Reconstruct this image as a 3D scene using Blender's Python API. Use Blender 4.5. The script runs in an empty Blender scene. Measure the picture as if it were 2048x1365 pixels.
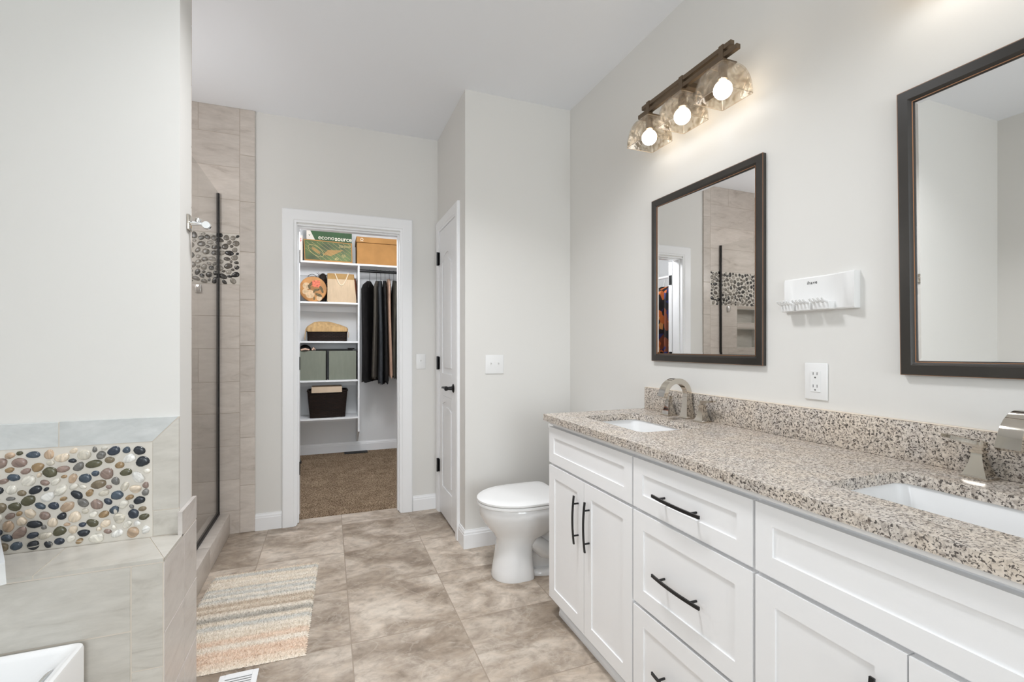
import bpy, bmesh, math, random
from mathutils import Vector, Matrix

S = bpy.context.scene
COL = S.collection
PI = math.pi

# ------------------------------------------------------------------ camera
YAW = math.atan(368.0 / 945.0)
cam_d = bpy.data.cameras.new('camera')
cam_d.sensor_width = 36.0
cam_d.sensor_fit = 'HORIZONTAL'
cam_d.lens = 36.0 * 945.0 / 2048.0
cam_d.shift_y = 10.0 / 2048.0
cam_d.clip_start = 0.02
cam = bpy.data.objects.new('camera', cam_d)
COL.objects.link(cam)
cam.location = (0, 0, 1.209)
cam.rotation_euler = (PI / 2, 0, -YAW)
S.camera = cam

# ------------------------------------------------------------------ light
S.view_settings.view_transform = 'Standard'
S.view_settings.look = 'None'
S.view_settings.gamma = 1.0
S.view_settings.use_curve_mapping = False
S.view_settings.exposure = 0.0
S.cycles.use_denoising = True
S.cycles.max_bounces = 10
S.cycles.diffuse_bounces = 6
S.cycles.glossy_bounces = 5
S.cycles.transmission_bounces = 8
S.cycles.transparent_max_bounces = 16
S.cycles.sample_clamp_indirect = 6.0
S.cycles.caustics_reflective = False
S.cycles.caustics_refractive = False

W = bpy.data.worlds.new('world')
S.world = W
W.use_nodes = True
_bg = W.node_tree.nodes['Background']
_bg.inputs[0].default_value = (0.75, 0.85, 1.0, 1)
_bg.inputs[1].default_value = 1.0


def area(name, loc, rot, sx, sy, power, col=(1, 1, 1), spread=PI):
    l = bpy.data.lights.new(name, 'AREA')
    l.shape = 'RECTANGLE'
    l.size = sx
    l.size_y = sy
    l.energy = power
    l.color = col
    l.spread = spread
    o = bpy.data.objects.new(name, l)
    COL.objects.link(o)
    o.location = loc
    o.rotation_euler = rot
    return o


def lamp(name, loc, power, radius, col=(1, 1, 1)):
    l = bpy.data.lights.new(name, 'POINT')
    l.energy = power
    l.shadow_soft_size = radius
    l.color = col
    o = bpy.data.objects.new(name, l)
    COL.objects.link(o)
    o.location = loc
    return o


# daylight through the left window; rear panel and its window added as fill
area('daylight_window', (-1.55, -0.45, 1.75), (0, -PI / 2, 0), 1.1, 1.7, 27, (0.93, 0.97, 1.0))
area('rear_fill_panel', (0.1, -4.75, 1.45), (PI / 2 + 0.10, 0, 0), 2.3, 2.2, 160, (0.93, 0.97, 1.0))
# unseen fill lights, added: overhead, inside the shower, inside the closet
area('overhead_fill', (0.30, 1.52, 2.738), (0, 0, 0), 0.3, 0.3, 19, (0.96, 0.975, 1.0), math.radians(125))
lamp('shower_fill', (-0.98, 2.75, 1.95), 11, 0.14, (0.97, 0.98, 1.0))
lamp('closet_fill', (0.20, 3.98, 2.27), 46, 0.12, (0.95, 0.97, 1.0))

# ------------------------------------------------------------------ material helpers


def new_mat(name):
    m = bpy.data.materials.new(name)
    m.use_nodes = True
    nt = m.node_tree
    b = nt.nodes['Principled BSDF']
    return m, nt, b


def node(nt, typ, inputs=None, **props):
    n = nt.nodes.new(typ)
    for k, v in props.items():
        setattr(n, k, v)
    if inputs:
        for k, v in inputs.items():
            if isinstance(v, bpy.types.NodeSocket):
                nt.links.new(v, n.inputs[k])
            else:
                n.inputs[k].default_value = v
    return n


def ramp(nt, fac, stops, interp='LINEAR'):
    n = nt.nodes.new('ShaderNodeValToRGB')
    n.color_ramp.interpolation = interp
    el = n.color_ramp.elements
    while len(el) < len(stops):
        el.new(0.5)
    for e, (p, c) in zip(el, stops):
        e.position = p
        e.color = (c[0], c[1], c[2], 1) if not isinstance(c, (int, float)) else (c, c, c, 1)
    nt.links.new(fac, n.inputs[0])
    return n.outputs[0]


def mix(nt, fac, a, b, blend='MIX'):
    n = nt.nodes.new('ShaderNodeMix')
    n.data_type = 'RGBA'
    n.blend_type = blend
    for k, v in ((0, fac), (6, a), (7, b)):
        if isinstance(v, bpy.types.NodeSocket):
            nt.links.new(v, n.inputs[k])
        else:
            n.inputs[k].default_value = v if k == 0 else (v[0], v[1], v[2], 1)
    return n.outputs[2]


def mth(nt, op, a, b=0.0):
    n = nt.nodes.new('ShaderNodeMath')
    n.operation = op
    for k, v in ((0, a), (1, b)):
        if isinstance(v, bpy.types.NodeSocket):
            nt.links.new(v, n.inputs[k])
        else:
            n.inputs[k].default_value = v
    return n.outputs[0]


def wpos(nt):
    return node(nt, 'ShaderNodeNewGeometry').outputs['Position']


def opos(nt):
    return node(nt, 'ShaderNodeTexCoord').outputs['Object']


def scaled(nt, vec, s, loc=(0, 0, 0)):
    return node(nt, 'ShaderNodeMapping', {'Vector': vec, 'Scale': s, 'Location': loc}).outputs[0]


def noise(nt, vec, scale, detail=3, rough=0.5, dist=0.0):
    return node(nt, 'ShaderNodeTexNoise', {'Vector': vec, 'Scale': scale, 'Detail': detail, 'Roughness': rough, 'Distortion': dist}).outputs['Fac']


def bump(nt, bsdf, height, strength, dist=0.002):
    n = node(nt, 'ShaderNodeBump', {'Height': height, 'Strength': strength, 'Distance': dist})
    nt.links.new(n.outputs[0], bsdf.inputs['Normal'])


def base(nt, b, col):
    nt.links.new(col, b.inputs['Base Color'])


def plain(name, col, rough=0.5, metal=0.0, spec=0.5, bscale=0, bstr=0.1, bdist=0.001, var=0.0, vscale=20):
    m, nt, b = new_mat(name)
    b.inputs['Base Color'].default_value = (*col, 1)
    b.inputs['Roughness'].default_value = rough
    b.inputs['Metallic'].default_value = metal
    b.inputs['Specular IOR Level'].default_value = spec
    p = opos(nt)
    if var:
        f = noise(nt, p, vscale, 4)
        base(nt, b, ramp(nt, f, [(0.3, tuple(c * (1 - var) for c in col)), (0.7, tuple(min(1, c * (1 + var)) for c in col))]))
    if bscale:
        bump(nt, b, noise(nt, p, bscale, 2), bstr, bdist)
    return m


M = {}
M['wall'] = plain('wall_paint', (0.70, 0.688, 0.662), 0.55, spec=0.25, bscale=170, bstr=0.06)
M['ceil'] = plain('ceiling_paint', (0.845, 0.865, 0.90), 0.85, spec=0.1, bscale=90, bstr=0.08)
M['trim'] = plain('white_trim_paint', (0.83, 0.835, 0.845), 0.33, spec=0.4)
M['closetwall'] = plain('closet_wall_paint', (0.72, 0.725, 0.73), 0.6, spec=0.2, bscale=170, bstr=0.06)
M['cab'] = plain('white_cabinet_paint', (0.85, 0.85, 0.855), 0.36, spec=0.4, bscale=40, bstr=0.015)
M['porc'] = plain('white_porcelain', (0.78, 0.78, 0.78), 0.08, spec=0.6)
M['acryl'] = plain('white_acrylic', (0.86, 0.86, 0.86), 0.15, spec=0.5)
M['plast'] = plain('white_plastic', (0.77, 0.77, 0.765), 0.35, spec=0.4)
M['dark'] = plain('black_hardware', (0.012, 0.012, 0.013), 0.35, metal=0.3, spec=0.5)
M['seal'] = plain('black_seal', (0.01, 0.009, 0.009), 0.5)
M['nickel'] = plain('polished_nickel', (0.60, 0.555, 0.49), 0.06, metal=1.0)
M['chrome'] = plain('chrome', (0.86, 0.87, 0.88), 0.05, metal=1.0)
M['bronze'] = plain('bronze_metal', (0.16, 0.115, 0.075), 0.38, metal=0.7)
M['frame'] = plain('dark_bronze_frame', (0.022, 0.019, 0.016), 0.28, metal=0.0, spec=0.6, var=0.3, vscale=6)
M['copper'] = plain('copper_rub', (0.36, 0.18, 0.09), 0.45, metal=0.4)
M['slot'] = plain('dark_slot', (0.10, 0.10, 0.10), 0.6)
M['ink'] = plain('black_ink', (0.03, 0.03, 0.03), 0.6)
M['inkcream'] = plain('cream_ink', (0.85, 0.80, 0.68), 0.6)
M['inkred'] = plain('red_ink', (0.75, 0.03, 0.04), 0.5)
M['inkgold'] = plain('tan_ink', (0.52, 0.40, 0.17), 0.6)


def mat_mirror():
    m, nt, b = new_mat('mirror_silver')
    b.inputs['Base Color'].default_value = (0.93, 0.93, 0.92, 1)
    b.inputs['Metallic'].default_value = 1
    b.inputs['Roughness'].default_value = 0.0
    return m


M['mirror'] = mat_mirror()


def mat_floor():
    m, nt, b = new_mat('stone_floor_tile')
    p = wpos(nt)
    sx = node(nt, 'ShaderNodeSeparateXYZ', {0: p})
    X, Y = sx.outputs[0], sx.outputs[1]
    u = mth(nt, 'DIVIDE', mth(nt, 'SUBTRACT', X, 0.0885), 0.4535)
    v = mth(nt, 'DIVIDE', mth(nt, 'SUBTRACT', Y, 2.023), 0.457)
    iu, iv = mth(nt, 'FLOOR', u), mth(nt, 'FLOOR', v)
    fu, fv = mth(nt, 'FRACT', u), mth(nt, 'FRACT', v)
    eu = mth(nt, 'MINIMUM', fu, mth(nt, 'SUBTRACT', 1.0, fu))
    ev = mth(nt, 'MINIMUM', fv, mth(nt, 'SUBTRACT', 1.0, fv))
    e = mth(nt, 'MINIMUM', eu, ev)
    grout = mth(nt, 'LESS_THAN', e, 0.0048)
    cid = node(nt, 'ShaderNodeCombineXYZ', {0: iu, 1: iv, 2: 0.0}).outputs[0]
    wn = node(nt, 'ShaderNodeTexWhiteNoise', {'Vector': cid})
    off = node(nt, 'ShaderNodeVectorMath', {0: wn.outputs['Color'], 1: (9, 9, 9)}, operation='MULTIPLY').outputs[0]
    pp = node(nt, 'ShaderNodeVectorMath', {0: p, 1: off}, operation='ADD').outputs[0]
    ps = scaled(nt, pp, (0.9, 1.25, 1.0))
    big = noise(nt, ps, 4.2, 9, 0.6, 0.55)
    fine = noise(nt, ps, 19.0, 8, 0.68, 0.5)
    c1 = ramp(nt, big, [(0.33, (0.24, 0.187, 0.142)), (0.43, (0.345, 0.28, 0.22)), (0.51, (0.425, 0.355, 0.29)), (0.59, (0.53, 0.455, 0.38)), (0.70, (0.63, 0.56, 0.48))])
    c2 = ramp(nt, fine, [(0.30, (0.62, 0.60, 0.58)), (0.5, (1.0, 1.0, 1.0)), (0.70, (1.22, 1.20, 1.17))])
    c = mix(nt, 0.85, c1, c2, 'MULTIPLY')
    vn = noise(nt, ps, 5.0, 5, 0.5, 1.0)
    vein = ramp(nt, mth(nt, 'ABSOLUTE', mth(nt, 'SUBTRACT', vn, 0.5)), [(0.0, 1.0), (0.016, 0.0)])
    c = mix(nt, mth(nt, 'MULTIPLY', vein, 0.30), c, (0.60, 0.535, 0.46))
    tone = node(nt, 'ShaderNodeMapRange', {0: wn.outputs['Value'], 3: 0.93, 4: 1.07}).outputs[0]
    tc = node(nt, 'ShaderNodeCombineColor', {0: tone, 1: tone, 2: tone}).outputs[0]
    c = mix(nt, 1.0, c, tc, 'MULTIPLY')
    c = mix(nt, grout, c, (0.31, 0.25, 0.195))
    base(nt, b, c)
    b.inputs['Roughness'].default_value = 0.42
    b.inputs['Specular IOR Level'].default_value = 0.35
    h = mth(nt, 'ADD', mth(nt, 'MULTIPLY', fine, 0.15), mth(nt, 'SUBTRACT', 1.0, grout))
    bump(nt, b, h, 0.35, 0.002)
    return m


M['floor'] = mat_floor()


def mat_carpet():
    m, nt, b = new_mat('brown_carpet_pile')
    p = wpos(nt)
    f = noise(nt, p, 120, 3, 0.7)
    g = noise(nt, p, 7, 4, 0.6)
    c = ramp(nt, f, [(0.36, (0.11, 0.07, 0.041)), (0.49, (0.34, 0.245, 0.165)), (0.62, (0.62, 0.475, 0.34))])
    c2 = ramp(nt, g, [(0.3, (0.75, 0.72, 0.70)), (0.7, (1.12, 1.12, 1.1))])
    base(nt, b, mix(nt, 1.0, c, c2, 'MULTIPLY'))
    b.inputs['Roughness'].default_value = 1.0
    b.inputs['Specular IOR Level'].default_value = 0.0
    bump(nt, b, f, 1.0, 0.02)
    return m


M['carpet'] = mat_carpet()


def mat_granite():
    m, nt, b = new_mat('speckled_granite')
    p = wpos(nt)
    pd = node(nt, 'ShaderNodeVectorMath', {0: p, 1: node(nt, 'ShaderNodeVectorMath', {0: node(nt, 'ShaderNodeTexNoise', {'Vector': p, 'Scale': 60.0, 'Detail': 3.0}).outputs['Color'], 1: (0.009, 0.009, 0.009)}, operation='MULTIPLY').outputs[0]}, operation='ADD').outputs[0]
    a = noise(nt, pd, 190, 3, 0.6, 0.6)
    g = noise(nt, pd, 110, 3, 0.55, 0.5)
    w = noise(nt, p, 12, 4, 0.6)
    basec = ramp(nt, g, [(0.34, (0.39, 0.345, 0.305)), (0.5, (0.60, 0.545, 0.485)), (0.66, (0.69, 0.635, 0.575))])
    warm = ramp(nt, w, [(0.35, (0.95, 0.95, 0.96)), (0.65, (1.04, 1.0, 0.95))])
    c = mix(nt, 1.0, basec, warm, 'MULTIPLY')
    sp = ramp(nt, a, [(0.535, 0.0), (0.58, 0.95)])
    c = mix(nt, sp, c, (0.065, 0.055, 0.05))
    br = ramp(nt, noise(nt, pd, 90, 2, 0.5, 0.4), [(0.62, 0.0), (0.67, 0.7)])
    c = mix(nt, br, c, (0.13, 0.10, 0.08))
    base(nt, b, c)
    b.inputs['Roughness'].default_value = 0.27
    b.inputs['Specular IOR Level'].default_value = 0.35
    return m


M['granite'] = mat_granite()


def mat_tile(name, cols, grain=(1, 1, 1), rough=0.3, seed=0.0):
    """stone-look plank tile: soft streaks, each tile (mesh island) with its own tone and offset"""
    m, nt, b = new_mat(name)
    geo = node(nt, 'ShaderNodeNewGeometry')
    r = geo.outputs['Random Per Island']
    off = node(nt, 'ShaderNodeCombineXYZ', {0: mth(nt, 'MULTIPLY', r, 13.0), 1: mth(nt, 'MULTIPLY', r, 7.0), 2: mth(nt, 'MULTIPLY', r, 29.0)}).outputs[0]
    pp = node(nt, 'ShaderNodeVectorMath', {0: geo.outputs['Position'], 1: off}, operation='ADD').outputs[0]
    ps = scaled(nt, pp, grain)
    a = noise(nt, ps, 5.0, 7, 0.6, 1.4)
    f = noise(nt, ps, 28.0, 4, 0.6, 0.6)
    c = ramp(nt, a, [(0.28, cols[0]), (0.42, cols[1]), (0.62, cols[2])])
    c = mix(nt, 0.35, c, ramp(nt, f, [(0.3, 0.82), (0.7, 1.14)]), 'MULTIPLY')
    t = node(nt, 'ShaderNodeMapRange', {0: r, 3: 0.92, 4: 1.06}).outputs[0]
    tc = node(nt, 'ShaderNodeCombineColor', {0: t, 1: t, 2: t}).outputs[0]
    base(nt, b, mix(nt, 1.0, c, tc, 'MULTIPLY'))
    b.inputs['Roughness'].default_value = rough
    b.inputs['Specular IOR Level'].default_value = 0.4
    return m


TC = [(0.45, 0.395, 0.35), (0.585, 0.53, 0.48), (0.64, 0.585, 0.535)]
M['tile_shower'] = mat_tile('shower_wall_tile', TC, (0.6, 1, 2.2))
TL = [(0.41, 0.38, 0.335), (0.545, 0.52, 0.47), (0.60, 0.575, 0.525)]
M['tile_tub'] = mat_tile('tub_surround_tile', TL, (0.6, 1, 2.2))
M['tile_grey'] = mat_tile('grey_border_tile', [(0.44, 0.46, 0.455), (0.55, 0.57, 0.565), (0.62, 0.635, 0.63)], (0.8, 1, 1.6))
M['tile_end'] = mat_tile('wall_end_tile', [(0.47, 0.43, 0.40), (0.60, 0.56, 0.53), (0.64, 0.605, 0.575)], (1, 0.7, 2.0))
M['grout'] = plain('cream_grout', (0.66, 0.60, 0.525), 0.8, spec=0.15, bscale=120, bstr=0.15)
M['grout_s'] = plain('taupe_grout', (0.50, 0.44, 0.385), 0.8, spec=0.15)
M['grout_p'] = plain('pebble_grout', (0.67, 0.635, 0.575), 0.75, spec=0.2, bscale=60, bstr=0.3, bdist=0.003)
M['grout_ps'] = plain('pebble_grout_shower', (0.68, 0.64, 0.585), 0.75, spec=0.2)


def mat_pebble(name, stops):
    m, nt, b = new_mat(name)
    geo = node(nt, 'ShaderNodeNewGeometry')
    r = geo.outputs['Random Per Island']
    c = ramp(nt, r, stops, 'CONSTANT')
    off = node(nt, 'ShaderNodeCombineXYZ', {0: mth(nt, 'MULTIPLY', r, 31.0), 1: mth(nt, 'MULTIPLY', r, 17.0), 2: mth(nt, 'MULTIPLY', r, 53.0)}).outputs[0]
    pp = node(nt, 'ShaderNodeVectorMath', {0: geo.outputs['Position'], 1: off}, operation='ADD').outputs[0]
    rf = mth(nt, 'FRACT', mth(nt, 'MULTIPLY', r, 37.0))
    ps = node(nt, 'ShaderNodeVectorRotate', {'Vector': pp, 'Axis': (0, 1, 0), 'Angle': mth(nt, 'MULTIPLY', rf, 6.28)}, rotation_type='AXIS_ANGLE').outputs[0]
    f = noise(nt, scaled(nt, ps, (0.5, 1, 1.9)), 42, 5, 0.6, 0.9)
    c = mix(nt, 0.75, c, ramp(nt, f, [(0.3, 0.55), (0.5, 1.0), (0.7, 1.5)]), 'MULTIPLY')
    vn = ramp(nt, noise(nt, scaled(nt, ps, (0.35, 1, 1.6)), 26, 3, 0.5, 1.2), [(0.655, 0.0), (0.69, 0.75)])
    c = mix(nt, mth(nt, 'MULTIPLY', vn, mth(nt, 'GREATER_THAN', rf, 0.45)), c, (0.72, 0.68, 0.6))
    base(nt, b, c)
    b.inputs['Roughness'].default_value = 0.22
    b.inputs['Specular IOR Level'].default_value = 0.5
    return m


M['pebble'] = mat_pebble('mixed_river_pebbles', [
    (0.0, (0.035, 0.045, 0.065)), (0.10, (0.022, 0.026, 0.033)), (0.19, (0.055, 0.075, 0.10)), (0.27, (0.16, 0.155, 0.145)),
    (0.35, (0.20, 0.16, 0.105)), (0.42, (0.30, 0.205, 0.11)), (0.48, (0.26, 0.19, 0.16)), (0.55, (0.46, 0.34, 0.24)), (0.62, (0.57, 0.53, 0.45)),
    (0.71, (0.68, 0.65, 0.58)), (0.81, (0.66, 0.56, 0.44)), (0.88, (0.70, 0.69, 0.66)), (0.95, (0.09, 0.085, 0.05))])
M['pebble_s'] = mat_pebble('grey_river_pebbles', [
    (0.0, (0.022, 0.020, 0.019)), (0.24, (0.05, 0.045, 0.04)), (0.44, (0.11, 0.095, 0.08)), (0.62, (0.18, 0.16, 0.135)),
    (0.78, (0.26, 0.235, 0.20)), (0.9, (0.36, 0.33, 0.29))])


def mat_glass(name, tint, gloss=0.06, bumpy=0.0):
    m = bpy.data.materials.new(name)
    m.use_nodes = True
    nt = m.node_tree
    nt.nodes.clear()
    out = nt.nodes.new('ShaderNodeOutputMaterial')
    tr = node(nt, 'ShaderNodeBsdfTransparent', {0: (*tint, 1)})
    gl = node(nt, 'ShaderNodeBsdfGlossy', {'Roughness': 0.03})
    fr = node(nt, 'ShaderNodeLayerWeight', {'Blend': 0.5})
    mx = nt.nodes.new('ShaderNodeMixShader')
    fac = mth(nt, 'ADD', mth(nt, 'MULTIPLY', mth(nt, 'POWER', fr.outputs['Facing'], 5.0), 0.5), 0.03)
    if bumpy:
        p = opos(nt)
        h = noise(nt, p, 42, 1, 0.4, 0.4)
        bp = node(nt, 'ShaderNodeBump', {'Height': h, 'Strength': bumpy, 'Distance': 0.012})
        nt.links.new(bp.outputs[0], gl.inputs['Normal'])
        nt.links.new(bp.outputs[0], fr.inputs['Normal'])
        # rolled-glass ripples also tint what shows through
        ct = ramp(nt, h, [(0.30, (0.66, 0.61, 0.54)), (0.46, (0.84, 0.80, 0.74)), (0.62, (0.93, 0.91, 0.875))])
        nt.links.new(ct, tr.inputs[0])
        tl = node(nt, 'ShaderNodeBsdfTranslucent', {0: (0.95, 0.88, 0.78, 1)})
        m2 = node(nt, 'ShaderNodeMixShader', {0: 0.035, 1: tr.outputs[0], 2: tl.outputs[0]})
        tr = m2
    nt.links.new(fac, mx.inputs[0])
    nt.links.new(tr.outputs[0], mx.inputs[1])
    nt.links.new(gl.outputs[0], mx.inputs[2])
    nt.links.new(mx.outputs[0], out.inputs[0])
    return m


M['shglass'] = mat_glass('shower_glass', (0.95, 0.952, 0.948))
M['shade'] = mat_glass('hammered_clear_glass', (0.95, 0.93, 0.9), bumpy=0.35)
M['pane'] = mat_glass('window_pane', (0.97, 0.98, 0.98))


def mat_emit(name, col, s):
    m, nt, b = new_mat(name)
    b.inputs['Base Color'].default_value = (*col, 1)
    b.inputs['Emission Color'].default_value = (*col, 1)
    b.inputs['Emission Strength'].default_value = s
    return m


M['glassedge'] = plain('ground_glass_edge', (0.42, 0.33, 0.24), 0.4)
M['bulb'] = mat_emit('lit_bulb', (1.0, 0.94, 0.86), 16.0)


def mat_rug():
    m, nt, b = new_mat('striped_rug_pile')
    p = opos(nt)
    wob = noise(nt, p, 9, 3)
    sx = node(nt, 'ShaderNodeSeparateXYZ', {0: p})
    y = mth(nt, 'ADD', sx.outputs[1], mth(nt, 'MULTIPLY', mth(nt, 'SUBTRACT', wob, 0.5), 0.02))
    v = node(nt, 'ShaderNodeMapRange', {0: y, 1: -0.42, 2: 0.42, 3: 0.0, 4: 1.0}).outputs[0]
    cr = (0.90, 0.81, 0.69)
    pk = (0.88, 0.70, 0.56)
    bl = (0.71, 0.70, 0.66)
    tn = (0.62, 0.51, 0.40)
    wh = (0.93, 0.86, 0.76)
    c = ramp(nt, v, [(0.0, cr), (0.07, pk), (0.13, pk), (0.17, wh), (0.22, pk), (0.26, cr), (0.33, wh), (0.36, bl), (0.40, cr), (0.44, (0.50, 0.47, 0.42)), (0.49, wh), (0.52, tn), (0.56, cr),
                     (0.585, tn), (0.62, wh), (0.645, bl), (0.68, wh), (0.71, bl), (0.75, wh), (0.77, bl), (0.80, cr), (0.84, wh), (0.90, cr), (0.94, bl), (0.97, cr), (1.0, pk)])
    f = noise(nt, p, 130, 3, 0.7)
    c = mix(nt, 0.75, c, ramp(nt, f, [(0.28, 0.82), (0.5, 1.0), (0.72, 1.12)]), 'MULTIPLY')
    base(nt, b, c)
    b.inputs['Roughness'].default_value = 1.0
    b.inputs['Specular IOR Level'].default_value = 0.0
    bump(nt, b, f, 0.8, 0.01)
    return m


M['rug'] = mat_rug()


def mat_cloth(name, col, rough=0.8, var=0.35, sheen=0.0, scale=(3, 3, 0.6)):
    m, nt, b = new_mat(name)
    p = wpos(nt)
    f = noise(nt, scaled(nt, p, scale), 14, 4, 0.6)
    base(nt, b, ramp(nt, f, [(0.3, tuple(c * (1 - var) for c in col)), (0.7, tuple(min(1, c * (1 + var)) for c in col))]))
    b.inputs['Roughness'].default_value = rough
    b.inputs['Specular IOR Level'].default_value = 0.12
    bump(nt, b, noise(nt, p, 400, 2), 0.2, 0.001)
    return m


def mat_wicker(name, col):
    m, nt, b = new_mat(name)
    p = opos(nt)
    sx = node(nt, 'ShaderNodeSeparateXYZ', {0: p})
    h = mth(nt, 'ADD', sx.outputs[0], sx.outputs[1])
    vec = node(nt, 'ShaderNodeCombineXYZ', {0: h, 1: sx.outputs[2], 2: 0.0}).outputs[0]
    br = node(nt, 'ShaderNodeTexBrick', {'Vector': vec, 'Color1': (*tuple(c * 1.5 for c in col), 1), 'Color2': (*col, 1), 'Mortar': (0.006, 0.004, 0.003, 1),
                                         'Scale': 1.0, 'Mortar Size': 0.0028, 'Mortar Smooth': 0.6, 'Brick Width': 0.04, 'Row Height': 0.014})
    base(nt, b, br.outputs['Color'])
    b.inputs['Roughness'].default_value = 0.5
    b.inputs['Specular IOR Level'].default_value = 0.2
    bump(nt, b, mth(nt, 'SUBTRACT', 1.0, br.outputs['Fac']), 1.0, 0.006)
    return m


M['wicker'] = mat_wicker('dark_wicker', (0.017, 0.009, 0.006))
M['linen'] = mat_cloth('tan_linen', (0.50, 0.33, 0.16), 0.9, 0.2)
M['card'] = plain('brown_cardboard', (0.40, 0.205, 0.07), 0.75, spec=0.2, var=0.12, vscale=7)
M['cardlight'] = plain('pale_cardboard', (0.62, 0.49, 0.36), 0.8, spec=0.2, var=0.06, vscale=9)
M['greenbox'] = plain('green_box_print', (0.028, 0.085, 0.025), 0.6, var=0.15, vscale=9)
M['fieldgreen'] = plain('grass_print', (0.06, 0.095, 0.02), 0.55, var=0.55, vscale=8)
M['paperwhite'] = plain('white_box_print', (0.75, 0.70, 0.63), 0.6)
M['sage'] = mat_cloth('sage_fabric', (0.225, 0.24, 0.195), 0.9, 0.05)
M['cream'] = mat_cloth('cream_canvas', (0.58, 0.44, 0.30), 0.85, 0.07)
M['kraft'] = plain('kraft_band', (0.36, 0.21, 0.07), 0.7, var=0.15, vscale=12)
M['rope'] = plain('cream_rope', (0.75, 0.64, 0.48), 0.9, bscale=200, bstr=0.5)
M['hatbox'] = plain('tan_printed_cloth', (0.46, 0.22, 0.075), 0.7, var=0.35, vscale=9)
M['coral'] = plain('coral_print', (0.70, 0.16, 0.09), 0.7, var=0.5, vscale=50)
M['leafprint'] = plain('olive_print', (0.12, 0.085, 0.035), 0.7, var=0.4, vscale=50)
M['brownprint'] = plain('pale_print', (0.60, 0.42, 0.25), 0.7, var=0.2, vscale=40)
M['redbrown'] = mat_cloth('rust_leather', (0.20, 0.055, 0.025), 0.55, 0.25)
M['fur'] = plain('dark_fur', (0.03, 0.022, 0.018), 0.95, bscale=90, bstr=1.0, bdist=0.01)
M['blackcloth'] = mat_cloth('black_cloth', (0.011, 0.010, 0.010), 0.75, 0.4)
M['rustcloth'] = mat_cloth('rust_cloth', (0.22, 0.06, 0.025), 0.85, 0.3)
M['skincloth'] = mat_cloth('blush_cloth', (0.62, 0.42, 0.32), 0.8, 0.15)
M['shoe'] = plain('dark_knit', (0.05, 0.055, 0.05), 0.8, var=0.8, vscale=80)
M['rubber'] = plain('black_rubber', (0.015, 0.015, 0.015), 0.7)
M['wire'] = plain('dark_wire', (0.06, 0.06, 0.06), 0.35, metal=0.8)


def mat_floral(name):
    m, nt, b = new_mat(name)
    p = wpos(nt)
    v = node(nt, 'ShaderNodeTexVoronoi', {'Vector': p, 'Scale': 13.0})
    s = node(nt, 'ShaderNodeSeparateColor', {0: v.outputs['Color']})
    c = ramp(nt, s.outputs[0], [(0.0, (0.01, 0.008, 0.008)), (0.3, (0.42, 0.10, 0.02)), (0.5, (0.15, 0.035, 0.012)), (0.68, (0.50, 0.21, 0.06)), (0.82, (0.015, 0.018, 0.09))], 'CONSTANT')
    base(nt, b, c)
    b.inputs['Roughness'].default_value = 0.7
    return m


M['floral'] = mat_floral('orange_print_cloth')

# ------------------------------------------------------------------ mesh helpers


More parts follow.
